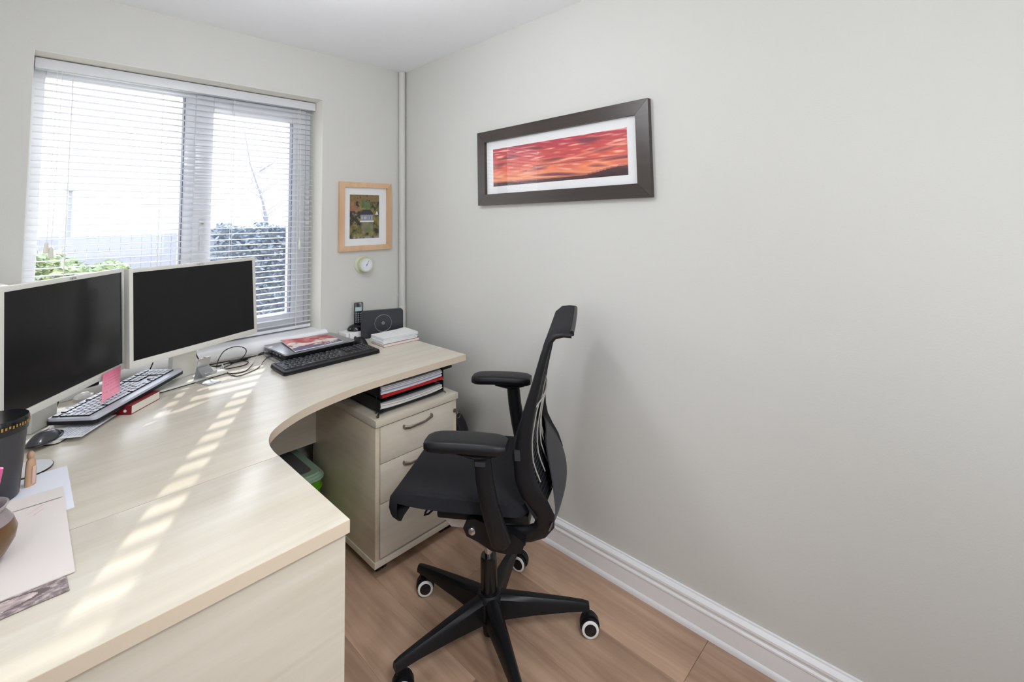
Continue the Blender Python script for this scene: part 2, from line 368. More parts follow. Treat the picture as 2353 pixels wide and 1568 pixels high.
# ------------------------------------------------------------------ outside the window
GR = mat('pale_gravel', (196, 184, 160), 0.95, bump=(60, .6), var=(14, .35))
MB().box(-14, 16, .6, 30, -.35, -.3).build('ground_gravel', GR, kind='structure', label='pale gravel and grass outside')
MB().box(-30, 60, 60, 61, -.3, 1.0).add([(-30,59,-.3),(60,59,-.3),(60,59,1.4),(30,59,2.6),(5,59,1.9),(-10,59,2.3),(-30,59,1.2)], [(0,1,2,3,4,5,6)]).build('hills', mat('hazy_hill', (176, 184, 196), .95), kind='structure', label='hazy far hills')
def leafmass(name, x0, x1, y0, y1, z0, ztop, nleaf, size, material, lab, cat, kind=None, group=None, seed=1):
    rnd = random.Random(seed); mb = MB()
    for k in range(nleaf):
        u = rnd.random(); xx = x0+(x1-x0)*u; yy = rnd.uniform(y0, y1)
        zt = ztop(u); zz = z0+(zt-z0)*(rnd.random()**.7)
        a, b, c = rnd.uniform(0, PI), rnd.uniform(-.9, .9), rnd.uniform(0, 2*PI); L = size*rnd.uniform(.6, 1.4)
        mb.add([(0,-L,0),(L*.45,0,L*.12),(0,L,0),(-L*.45,0,L*.12)], [(0,1,2,3)], rnd.randrange(2), False, TR(xx, yy, zz, b, a, c))
    return mb.build(name, material, kind=kind, label=lab, cat=cat, group=group)
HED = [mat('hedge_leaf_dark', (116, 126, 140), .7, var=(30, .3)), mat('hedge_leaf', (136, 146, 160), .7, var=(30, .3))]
hd = thing('garden_hedge', 'dark trimmed hedge outside the right pane', 'hedge', (0, 0, 0))
q = MB(); q.grid(60, 24, lambda u, v: (.22+2.9*u, 4.72+.06*N(u*30, v*20), -.3+1.56*v+.03*N(u*40, 3)), thick=(0, .9, 0))
q.build('hedge_core', HED[0], hd)
o = leafmass('hedge_foliage', .17, 3.1, 4.5, 4.8, -.25, lambda u: 1.31+.03*math.sin(u*40), 7000, .035, HED, None, None, kind='stuff', seed=3); o.parent = hd
for k, (lx, ly) in enumerate(((.95, 5.9),)):
    tr = thing('bare_tree', 'thin bare tree with leaning branches behind the hedge', 'tree', (lx+.3, ly, -.3))
    BR = mat('pale_bark', (140, 140, 148), .9)
    t = MB(); t.tube([(0,0,0),(-.02,0,.9),(-.04,0,1.7),(-.1,0,2.0),(-.3,.0,2.6),(-.42,0,3.3)], [.045,.04,.032,.02,.012,.004], 7); t.build('trunk', BR, tr)
    rnd = random.Random(5)
    for j in range(14):
        z0 = rnd.uniform(1.55, 2.5); a = rnd.uniform(-2.4, 2.4); L = rnd.uniform(.3, .9); xx = -.04-.2*max(0, z0-1.9)
        MB().tube([(xx, 0, z0), (xx+L*.5*math.sin(a), .05, z0+L*.35), (xx+L*.75*math.sin(a)+.05, .1, z0+L*.95)], [.008, .005, .002], 5).build('branch', BR, tr)
LF = [mat('shrub_leaf', (150, 166, 128), .6, var=(30, .3)), mat('shrub_leaf_yellow', (186, 194, 148), .6, var=(30, .3))]
leafmass('garden_shrub', -1.9, -.62, 4.0, 4.42, -.3, lambda u: 1.10-.30*u*u+.06*math.sin(u*17), 4200, .045, LF, 'low green garden shrub seen through the left pane', 'shrub', seed=9)
fen = thing('garden_fence', 'grey weathered board fence beyond the shrub', 'fence', (0, 9, -.3))
fb = MB().box(-.0765, .0765, 0, .02, 0, 1.46, b=.004).data('board', mat('weathered_board', (158, 158, 166), .9, var=(20, .15)))
for k in range(40): put('board', fb, fen, loc=(-3.0+k*.155, 0, .012*math.sin(k*2.3)))
MB().box(-3.1, 3.2, .02, .06, .3, .38).box(-3.1, 3.2, .02, .06, 1.15, 1.23).build('rail', MATS['weathered_board'], fen)
lp = thing('lamp_post', 'slim grey lamp post far outside the left pane', 'lamp post', (-.86, 12, -.3))
MB().tube([(0,0,0), (0,0,2.45)], [.05, .035], 10).build('post', mat('grey_post', (140, 144, 152), .6), lp)
MB().lathe([(.05, 2.42), (.18, 2.46), (.06, 2.53), (.01, 2.55)], 14).build('lamp_head', MATS['grey_post'], lp)
for k, (bx, by, bz, w_, d_, h_) in enumerate(((-1.25, 3.1, -.3, .55, .35, 1.28),)):
    bn = thing('water_butt', 'blue-grey ribbed water butt outside the left pane', 'barrel', (bx, by, bz))
    MB().lathe([(.22,0),(.27,.05),(.26,.2),(.275,.22),(.275,.24),(.27,.5),(.285,.52),(.27,.55),(.26,.8),(.275,.82),(.25,1.02),(.24,1.1)], 28).build('barrel', mat('bluegrey_plastic', (118, 132, 150), .5), bn)
    MB().lathe([(.26,1.1),(.26,1.13),(.1,1.16),(.02,1.17)], 28).build('lid', MATS['bluegrey_plastic'], bn)

# ------------------------------------------------------------------ desk
DZ = .73; TH = .0255
curve = [(-.1775,-.762),(-.3527,-.762),(-.4693,-.7625),(-.5937,-.765),(-.6788,-.7715),(-.7516,-.7845),(-.8106,-.799),(-.8712,-.8176),(-.9213,-.839),(-.9706,-.8687),(-1.0154,-.9045),(-1.0465,-.9436),(-1.066,-.9934),(-1.0735,-1.0422),(-1.0745,-1.0838)]
def smooth_pts(P, n=3):
    out = []
    for i in range(len(P)-1):
        p0 = Vector(P[max(i-1,0)]); p1 = Vector(P[i]); p2 = Vector(P[i+1]); p3 = Vector(P[min(i+2,len(P)-1)])
        for k in range(n):
            t = k/n
            q = .5*((2*p1)+(-p0+p2)*t+(2*p0-5*p1+4*p2-p3)*t*t+(-p0+3*p1-3*p2+p3)*t**3); out.append((q.x, q.y))
    out.append(P[-1]); return out
desk = thing('corner_desk', 'large pale maple corner desk with curved inner edge under the window', 'desk')
outl = smooth_pts(curve) + [(-1.93,-1.0838),(-1.93,-.004),(-.1775,-.004)]
MB().prism(outl, DZ-TH, DZ, 0, mside=1).build('desktop', [MAPX, EDGE], desk)
MB().box(-1.75, -.25, -.218, -.2, .335, DZ-TH-.001, b=.001).build('modesty_panel', MAPX, desk)
lg = MB(); lg.box(-.262, -.206, -.70, -.06, .668, DZ-TH-.0005, b=.003).box(-.25, -.205, -.09, -.05, .03, .668, b=.003).box(-.25, -.205, -.70, -.05, 0.0, .03, b=.004)
lg.build('leg', BLACK, desk)
lg = MB(); lg.box(-1.9, -1.86, -1.02, -.06, .668, DZ-TH-.0005, b=.003).box(-1.9, -1.86, -.6, -.5, .03, .668, b=.003).box(-1.9, -1.86, -1.02, -.05, 0.0, .03, b=.004)
lg.build('leg', BLACK, desk)
ext = thing('desk_pedestal', 'pale maple desk-high pedestal with flat end panel at the near end of the desk', 'pedestal')
MB().box(-1.93, -1.0735, -1.459, -1.0856, DZ-TH, DZ, 0, b=.0006).build('pedestal_top', [MAPX], ext)
MB().box(-1.93, -1.0735, -1.4597, -1.4589, DZ-TH+.0006, DZ-.0006).build('edging', EDGE, ext)
MB().box(-1.925, -1.0775, -1.449, -1.431, .03, DZ-TH-.002).build('end_panel', MAPX, ext)
MB().box(-1.925, -1.079, -1.113, -1.095, .03, DZ-TH-.002).build('end_panel', MAPX, ext)
MB().box(-1.925, -1.095, -1.431, -1.113, .03, .05).build('base_panel', MAPX, ext)
for k in range(3):
    d = MB().box(-1.095, -1.077, -1.428, -1.116, .055+k*.212, .262+k*.212, b=.001).build('drawer', MAPY, ext)
    MB().tube([(-1.077,-1.33,.2+k*.212),(-1.055,-1.31,.2+k*.212),(-1.052,-1.272,.2+k*.212),(-1.055,-1.234,.2+k*.212),(-1.077,-1.214,.2+k*.212)], .005, 8).build('handle', NICKEL, d)
for px_, py_ in ((-1.15,-1.40),(-1.15,-1.15),(-1.85,-1.40),(-1.85,-1.15)):
    MB().lathe([(.02,0),(.02,.03)], 14, M=TR(px_, py_, 0)).build('foot', BLACK, ext)

# ------------------------------------------------------------------ drawer cabinet
CX0, CX1, CY0, CY1 = -.600, -.212, -.735, -.190
cab = thing('drawer_cabinet', 'pale maple three-drawer mobile cabinet under the right wing of the desk', 'cabinet')
CT = .571
MB().box(CX0-.003, CX1+.006, CY0-.006, CY1, CT-.026, CT, b=.0012).build('cabinet_top', MAPX, cab)
MB().box(CX0, CX0+.018, CY0+.002, CY1, .062, CT-.026, b=.0005).build('side_panel', MAPY, cab)
MB().box(CX1-.018, CX1, CY0+.002, CY1, .062, CT-.026, b=.0005).build('side_panel', MAPY, cab)
MB().box(CX0+.018, CX1-.018, CY1-.016, CY1, .062, CT-.026).build('back_panel', MAPX, cab)
MB().box(CX0-.003, CX1+.003, CY0-.001, CY1, .040, .062, b=.001).build('base_panel', MAPX, cab)
dz = [(.0695, .2605), (.2635, .4045), (.4075, .5405)]
HPROF = [(-.066,0,-.002),(-.064,-.010,-.002),(-.045,-.020,-.0045),(-.02,-.026,-.001),(.0,-.028,0),(.02,-.027,.0005),(.045,-.020,.003),(.064,-.011,.004),(.066,0,.004)]
for k, (a, b_) in enumerate(dz):
    d = MB().box(CX0+.0195, CX1-.0195, CY0-.002, CY0+.016, a, b_, b=.001).build('drawer', MAPX, cab)
    hz = b_-.026
    MB().tube([(-.4145+x_, CY0-.002+y_, hz+z_) for x_, y_, z_ in HPROF], [(.008,.004),(.0085,.0045),(.006,.0035),(.005,.003),(.005,.003),(.005,.003),(.006,.0035),(.0085,.0045),(.008,.004)], 10, up=(0,0,1)).build('handle', NICKEL, d)
lk = MB().lathe([(.0085, 0), (.0085, .003), (.007, .004)], 16, M=TR(CX1-.009, CY0+.002, .497, PI/2)).build('lock', NICKEL, cab)
MB().box(CX1-.010, CX1-.008, CY0-.022, CY0-.002, .490, .504).tube([(CX1-.009+.011*math.cos(t_*PI/6), CY0-.024, .483+.011*math.sin(t_*PI/6)) for t_ in range(12)], .001, 6, closed=True).build('key', NICKEL, lk)
for px_, py_ in ((CX0+.045, CY0+.045), (CX1-.045, CY0+.045), (CX0+.045, CY1-.05), (CX1-.045, CY1-.05)):
    c = MB(); c.lathe([(.018,-.008),(.019,-.006),(.019,.006),(.018,.008)], 18, M=TR(px_-.011, py_, .019, 0, PI/2)).lathe([(.018,-.008),(.019,-.006),(.019,.006),(.018,.008)], 18, M=TR(px_+.011, py_, .019, 0, PI/2)).box(px_-.014, px_+.014, py_-.012, py_+.012, .030, .0398)
    c.build('caster', BLACK, cab)

# ------------------------------------------------------------------ letter tray and papers
TXa, TXb, TY0, TY1 = -.565, -.258, -.705, -.385
tray = thing('letter_tray', 'black stacking letter tray full of papers on top of the drawer cabinet', 'letter tray')
BM = mat('black_mesh_metal', (22, 23, 30), .45)
for k, z0 in enumerate((CT+.010, CT+.062)):
    t = MB()
    t.box(TXa, TXb, TY0, TY1, z0, z0+.002).box(TXa, TXa+.002, TY0, TY1, z0, z0+.046).box(TXb-.002, TXb, TY0, TY1, z0, z0+.046).box(TXa, TXb, TY1-.002, TY1, z0, z0+.046)
    t.box(TXa, TXb, TY0-.001, TY0+.001, z0, z0+.008)
    t.build('tray_tier', BM, tray)
for sx_ in (TXa, TXb):
    for yy in (TY0+.02, TY1-.02):
        MB().tube([(sx_, yy, CT+.108), (sx_+(.004 if sx_ > -.4 else -.004), yy, CT+.05), (sx_+(.004 if sx_ > -.4 else -.004), yy, CT+.004)], .002, 6).build('post', BM, tray)
MB().tube([(TXa+.03,TY0,CT+.012),(TXa-.012,TY0-.006,CT+.010),(TXa-.020,TY0-.012,CT+.007),(TXa-.021,TY0-.016,CT+.0025),(TXa-.015,TY0-.016,CT+.0025),(TXa-.010,TY0-.008,CT+.009)], .0018, 6).build('foot', BM, tray)
MB().tube([(TXb-.01,TY0,CT+.012),(TXb+.004,TY0-.004,CT+.010),(TXb+.006,TY0-.006,CT+.0025)], .0018, 6).build('foot', BM, tray)
def sheaf(name, lab, cat, x0, x1, y0, y1, z0, z1, material, sag=0.0, group=None, layers=5, seed=0):
    rnd = random.Random(seed); mb = MB(); hh = (z1-z0)/layers
    for k in range(layers):
        dx, dy = rnd.uniform(-.003, .003), rnd.uniform(-.005, .003); zz = z0+k*hh
        mb.grid(8, 2, lambda u, v, dx=dx, dy=dy, zz=zz: (x0+dx+(x1-x0)*u, y0+dy+(y1-y0)*v, zz+sag*((2*u-1)**2)*(1-v*.4)), 0 if not isinstance(material, list) else k % len(material), thick=(0, 0, hh*.86))
    return mb.build(name, material, label=lab, cat=cat, group=group)
z0 = CT+.0125
sheaf('paper_stack', 'curled white and cream papers in the bottom tier of the letter tray', 'papers', TXa+.006, TXb-.006, TY0+.004, TY1-.02, z0, z0+.020, [PAPER, PAPER, PAPERC], .008, seed=1)
sheaf('black_folder', 'black plastic folder lying above the cream papers in the letter tray', 'folder', TXa+.010, TXb-.006, TY0+.012, TY1-.03, z0+.0285, z0+.037, BLACK2, 0, layers=2, seed=2)
z1 = CT+.0645
sheaf('red_folder', 'bright red folder at the bottom of the upper letter tray tier', 'folder', TXa+.008, TXb-.005, TY0-.006, TY1-.03, z1, z1+.009, mat('red_card', (196, 38, 44), .45), 0, layers=2, seed=3)
sheaf('document_stack', 'thick sheaf of white documents on the red folder in the letter tray', 'papers', TXa+.006, TXb-.008, TY0+.003, TY1-.02, z1+.0095, z1+.036, [PAPER, PAPER, mat('grey_paper', (176, 176, 196), .7)], 0.003, layers=8, seed=4)
sheaf('ring_binder_sheet', 'grey plastic wallet topping the documents in the letter tray', 'wallet', TXa+.02, TXb-.010, TY0+.008, TY1-.03, z1+.0395, z1+.046, [mat('dark_wallet', (60, 62, 74), .3), PAPER], 0, layers=2, seed=5)

# ------------------------------------------------------------------ storage box, backpack
sbx = thing('storage_box', 'green plastic storage box with translucent lid under the desk', 'box', (-.822, -.19, 0))
GRN = mat('green_plastic', (98, 166, 36), .35)
def tapered(mb, w0, d0, w1, d1, z0, z1, r=.03, mi=0, M=None):
    a = rrect(-w0/2, w0/2, -d0/2, d0/2, r); b = rrect(-w1/2, w1/2, -d1/2, d1/2, r); n = len(a)
    return mb.add([(x,y,z0) for x,y in a]+[(x,y,z1) for x,y in b], [list(range(n))[::-1], list(range(n,2*n))]+[[i,(i+1)%n,n+(i+1)%n,n+i] for i in range(n)], mi, True, M)
b = MB(); tapered(b, .36, .29, .395, .325, 0, .205); tapered(b, .405, .335, .405, .335, .205, .212); tapered(b, .395, .325, .40, .33, .212, .243); b.build('box_body', GRN, sbx)
l_ = MB(); tapered(l_, .42, .35, .42, .35, .243, .252, .045); tapered(l_, .41, .34, .405, .335, .252, .262, .045); tapered(l_, .395, .325, .39, .32, .262, .270, .04); l_.build('lid', mat('translucent_green', (160, 190, 165), .25), sbx)
tapered(MB(), .33, .26, .33, .26, .2702, .272, .02).build('lid_window', mat('smoky_plastic', (112, 108, 110), .2), sbx)
bag = thing('backpack', 'black backpack leaning in the gap between drawer cabinet and right wall', 'bag', (-.105, -.50, 0))
bg_ = MB()
def bagf(u, v):
    th_, ph_ = u*2*PI, v*PI
    e = lambda c: math.copysign(abs(c)**.75, c)
    return (.078*e(math.sin(ph_))*e(math.cos(th_)), .17*e(math.sin(ph_))*e(math.sin(th_)), .215-.215*e(math.cos(ph_)))
bg_.grid(28, 18, bagf); bg_.build('bag_body', mat('black_nylon', (20, 21, 32), .6, bump=(60, .4)), bag)
MB().tube([(-.03,-.155,.30),(-.04,-.175,.33),(-.035,-.165,.37),(-.02,-.12,.40)], .006, 8).build('strap', MATS['black_nylon'], bag)
MB().tube([(.0,-.03,.424),(.0,-.02,.455),(.0,.02,.455),(.0,.03,.424)], .005, 8).build('grab_handle', MATS['black_nylon'], bag)
# ------------------------------------------------------------------ office chair
ch = thing('office_chair', 'black fabric office chair with armrests, turned towards the window corner', 'chair', (-.469, -1.208, 0), math.radians(124.5))
# five-star base
def chair_arm(parent, ang):
    M = TR(0, 0, 0, 0, 0, ang); mb = MB()
    st = [(.018, .024, .135, .062), (.06, .023, .132, .066), (.14, .020, .122, .072), (.25, .015, .107, .075), (.300, .0135, .099, .074), (.318, .011, .094, .072)]
    vs = []; k = 8
    for r, w, zt, zb in st:
        vs += [(r,-w,zb),(r,-w*.95,zt-.012),(r,-w*.55,zt-.002),(r,0,zt),(r,w*.55,zt-.002),(r,w*.95,zt-.012),(r,w,zb),(r,0,zb)]
    fs = [[i*k+j, i*k+(j+1)%k, (i+1)*k+(j+1)%k, (i+1)*k+j] for i in range(len(st)-1) for j in range(k)] + [list(range(k))[::-1], list(range((len(st)-1)*k, len(st)*k))]
    mb.add(vs, fs, 0, True, M); return mb.build('base_arm', BLACK, parent)
WHITE = mat('white_plastic', (236, 236, 236), .4)
def caster(parent, x, y, axis):
    root = MB().lathe([(.0065, .045), (.0065, .078)], 10, M=TR(x, y, 0)).build('caster', BLACK, parent)
    ox, oy = x+.012*math.cos(axis+PI/2), y+.012*math.sin(axis+PI/2)
    hd_ = MB()
    # hood over the twin wheels
    pts = [(.031*math.cos(t_), .031*math.sin(t_)) for t_ in [math.radians(d_) for d_ in range(-20, 201, 20)]] + [(.012*math.cos(math.radians(200)), 0), (.012, 0)]
    hd_.prism(pts, -.009, .009, M=TR(ox, oy, .029, 0, 0, 0) @ Matrix.Rotation(axis, 4, 'Z') @ Matrix.Rotation(PI/2, 4, 'Y') @ Matrix.Rotation(PI/2, 4, 'Z'))
    hd_.build('caster_hood', BLACK, root)
    for sgn in (-1, 1):
        M = TR(ox, oy, .0275) @ Matrix.Rotation(axis, 4, 'Z') @ Matrix.Translation((sgn*.0155, 0, 0)) @ Matrix.Rotation(sgn*PI/2, 4, 'Y')
        MB().lathe([(.024, -.0085), (.0275, -.006), (.0275, .004), (.0265, .0065)], 28, M=M).build('wheel', BLACK, root)
        rg = MB(); seg = 28
        pr_ = [(.0265, .006), (.0262, .0085), (.0225, .0105), (.019, .0105), (.0185, .008)]
        vs = [(r_*math.cos(2*PI*k/seg), r_*math.sin(2*PI*k/seg), z_) for r_, z_ in pr_ for k in range(seg)]
        rg.add(vs, [(i*seg+k, i*seg+(k+1)%seg, (i+1)*seg+(k+1)%seg, (i+1)*seg+k) for i in range(len(pr_)-1) for k in range(seg)], 0, True, M)
        rg.build('wheel_ring', WHITE, root)
        MB().lathe([(.0188, .004), (.0188, .0095), (.016, .0112)], 28, M=M).build('wheel_cap', BLACK2, root)
loc_ang = math.radians(-45.4-124.5)
cast_axis = {0: 222, 1: 200, 2: 236, 3: 236, 4: 236}
for k in range(5):
    a = loc_ang + k*2*PI/5; chair_arm(ch, a)
    caster(ch, .306*math.cos(a), .306*math.sin(a), math.radians(cast_axis[k]-124.5))
MB().lathe([(.020, .012), (.0215, .03), (.0215, .055), (.038, .06), (.045, .085), (.042, .125), (.034, .138)], 28).build('base_hub', BLACK, ch)
MB().lathe([(.0265, .132), (.0265, .238), (.024, .246)], 24).build('gas_lift_sleeve', BLACK2, ch)
MB().lathe([(.0125, .24), (.0125, .40)], 20).build('gas_lift', CHROME, ch)
# mechanism
m_ = MB(); m_.add([(.100,-.165,.456),(.100,.165,.456),(-.150,.165,.456),(-.150,-.165,.456),(.078,-.150,.418),(.078,.150,.418),(-.135,.150,.414),(-.135,-.150,.414)], [(0,1,2,3),(7,6,5,4),(0,4,5,1),(1,5,6,2),(2,6,7,3),(3,7,4,0)])
m_.box(-.155, .106, -.171, .171, .4555, .4605, b=.002); m_.build('mechanism', LTGREY, ch)
MB().box(-.16, .11, -.19, .19, .461, .489, b=.010).build('seat_shell', BLACK, ch)
MB().box(-.09, .05, -.06, .06, .385, .414, b=.008).build('column_mount', BLACK, ch)
MB().tube([(.135,.17,.487),(.150,.17,.463),(.155,.17,.455),(.14,.17,.460),(.11,.17,.487)], .003, 6).build('seat_lever', BLACK, ch)
# seat cushion: profile lofted across the width
sprof = [(-.165,.488),(-.172,.502),(-.16,.516),(-.10,.523),(0,.524),(.10,.526),(.17,.527),(.215,.523),(.246,.510),(.266,.490),(.2685,.466),(.262,.450),(.250,.452),(.238,.470),(.215,.488),(.17,.494),(.08,.490),(-.06,.487)]
def seatf(u, v):
    s = (2*v-1); e = abs(s)
    k = int(round(u*len(sprof))) % len(sprof); a_, z_ = sprof[k]
    w_ = .222 if a_ < .1 else .222-.020*((a_-.1)/.17)**2
    sh = (1-max(0, (e-.72)/.28)**2.6*.16) if a_ > 0 else (1-max(0, (e-.6)/.4)**2*.25)
    zc = .497; t = (1-max(0, (e-.86)/.14)**2)**.5 if e > .86 else 1
    return (a_*sh, s*w_, zc+(z_-zc)*(t if z_ > .486 or a_ < .2 else 1) + .004*e*e)
q = MB(); q.grid(len(sprof), 26, seatf); q.build('seat', FABRIC, ch)
# backrest side frames
fc = [(-.292,.991),(-.270,.993),(-.245,.989),(-.227,.972),(-.214,.935),(-.199,.885),(-.183,.83),(-.167,.775),(-.156,.73),(-.150,.685),(-.148,.645),(-.152,.605),(-.168,.565),(-.190,.530),(-.203,.500),(-.203,.470),(-.188,.447),(-.155,.432),(-.105,.425),(-.055,.428),(-.012,.445)]
fw = [.006,.0065,.008,.010,.011,.012,.014,.017,.020,.023,.026,.029,.031,.031,.030,.028,.026,.025,.025,.025,.022]
def side_s(z, a): # frames draw in towards the mechanism low down
    return .212 if z > .56 else .212-.04*((.56-z)/.13)**1.2
for sg in (1, -1):
    MB().tube([(a_, sg*side_s(z_, a_), z_) for a_, z_ in fc], [(w_, .0115 if z_ < .96 else .006) for (a_, z_), w_ in zip(fc, fw)], 12, up=(1,0,.25)).build('back_frame', BLACK, ch)
    MB().box(-.008, .008, -.005, .005, -.013, .013, M=TR(-.136, sg*.2235, .668, 0, .06)).build('frame_badge', DKGREY, ch)
# back pad front skin, concave across
def lerp1(P, z, idx=0):
    for (a0, z0_), (a1, z1_) in zip(P, P[1:]):
        if (z0_ >= z >= z1_): t = (z0_-z)/(z0_-z1_+1e-9); return a0+(a1-a0)*t
    return P[-1][0] if z < P[-1][1] else P[0][0]
front = [(-.215,.972),(-.199,.917),(-.180,.858),(-.157,.792),(-.136,.738),(-.124,.697),(-.117,.650),(-.122,.604),(-.136,.570),(-.159,.527),(-.177,.500)]
curl = [(-.292,1.000),(-.270,1.003),(-.245,1.000),(-.226,.990),(-.2155,.975)]
path = curl + front[1:]
def backf(u, v):
    k = u*(len(path)-1); i = min(int(k), len(path)-2); t = k-i
    a_ = path[i][0]*(1-t)+path[i+1][0]*t; z_ = path[i][1]*(1-t)+path[i+1][1]*t
    s = 2*v-1; con = .030*(1-s*s)*max(0, min(1, (.98-z_)/.2))
    w_ = .214 - (.022 if z_ > .99 and a_ < -.27 else 0)
    return (a_-con, s*w_, z_-(.010*max(0, abs(s)-.85)/.15 if z_ > .985 else 0))
q = MB(); q.grid(30, 18, backf, thick=(-.006, 0, -.003)); q.build('backrest', FABRIC, ch)
MB().tube([(-.292, -.19, .993), (-.294, -.1, .995), (-.294, .1, .995), (-.292, .19, .993)], [(.008,.006)]*4, 10).build('top_roll', BLACK, ch)
# flexing ribs and light wires behind the skin
rb = MB()
for k in range(27):
    z_ = .50+k*.0098; a_ = lerp1(front, z_)
    rb.tube([(a_-.010-.030*(1-(s/.2)**2), s, z_) for s in (-.195,-.13,-.065,0,.065,.13,.195)], .0022, 5)
o = rb.build('back_ribs', DKGREY, ch); o['kind'] = 'stuff'
WIRE = mat('grey_wire', (176, 172, 164), .5)
for s in (-.12,-.06,0.0,.06,.12):
    pts = []
    for k in range(9):
        z_ = .77-.028*k; a_ = lerp1(front, z_); pts.append((a_-.018-.030*(1-(s/.2)**2)-.008*math.sin(PI*k/8), s, z_))
    MB().tube(pts, .0020, 6).build('lumbar_wire', WIRE, ch)
MB().tube([(lerp1(front,.77)-.018-.030*(1-(s/.2)**2), s, .77) for s in (-.15,-.08,0,.08,.15)], .0022, 6).build('wire_rail', WIRE, ch)
def shellf(u, v):
    z_ = .605-.135*u; sr = -.03+.245*u**.6; s = -.205+(sr+.205)*v; a_ = lerp1(front, z_)
    return (a_-.040-.026*(1-(s/.21)**2)-.014*math.sin(PI*u), s, z_)
q = MB(); q.grid(14, 14, shellf, thick=(-.004,0,0)); q.build('lumbar_shell', DKGREY, ch)
# armrests
for sg in (1, -1):
    def padf(u, v, sg=sg):
        th_ = 2*PI*v; c, s_ = math.cos(th_), math.sin(th_)
        e = lambda x_, p_: math.copysign(abs(x_)**p_, x_)
        a_ = .112-.226*u; end = 1-abs(2*u-1)**7*.38
        return (a_, sg*.262+.043*e(c, .45)*end, .712+(.0165 if s_ > 0 else .0165)*e(s_, .45)*(1-abs(2*u-1)**10*.3)-.004*(2*u-1)**2)
    q = MB(); q.grid(16, 20, padf)
    q.add([padf(0, k/20) for k in range(20)], [list(range(20))]); q.add([padf(1, k/20) for k in range(20)], [list(range(20))[::-1]])
    q.build('armrest_pad', BLACK, ch)
    MB().tube([(.02, sg*.262, .694), (-.035, sg*.262, .686), (-.09, sg*.262, .694)], [(.006,.030),(.012,.032),(.006,.030)], 12, up=(0,0,1)).build('armrest_bracket', BLACK, ch)
    MB().tube([(-.044, sg*.262, .690), (-.050, sg*.261, .62), (-.062, sg*.258, .55), (-.078, sg*.250, .49), (-.088, sg*.238, .45), (-.080, sg*.222, .432)], [(.024,.017),(.025,.018),(.026,.019),(.028,.020),(.030,.021),(.028,.018)], 14, up=(1,0,0)).build('armrest_post', BLACK, ch)
    MB().box(-.014, .014, -.004, .004, -.006, .006, M=TR(-.044, sg*.281, .668)).build('height_button', DKGREY, ch)
    pl = [(-.004+.027*math.cos(t_), .452+.030*math.sin(t_)) for t_ in [math.radians(d_) for d_ in range(20, 200, 20)]] + [(-.024,.43),(-.05,.408),(-.10,.400),(-.14,.404),(-.15,.43),(-.12,.455),(-.05,.475)]
    pl = [(-.004-(x_+.004) if False else x_, z_) for x_, z_ in pl]
    hub = [(.024,.458),(.014,.478),(-.010,.484),(-.05,.470),(-.12,.452),(-.15,.43),(-.14,.404),(-.10,.398),(-.055,.404),(-.018,.424),(.014,.436)]
    MB().prism(hub, -.014, .014, M=TR(0, sg*.20, 0) @ Matrix.Rotation(PI/2, 4, 'X')).build('side_bracket', BLACK, ch)
    MB().lathe([(.010, 0), (.010, .004), (.007, .006)], 18, M=TR(-.002, sg*.214, .452, -sg*PI/2)).build('bolt', CHROME, ch)
MB().box(-.15, -.09, -.19, .19, .404, .432, b=.01).build('cross_tube', BLACK, ch)

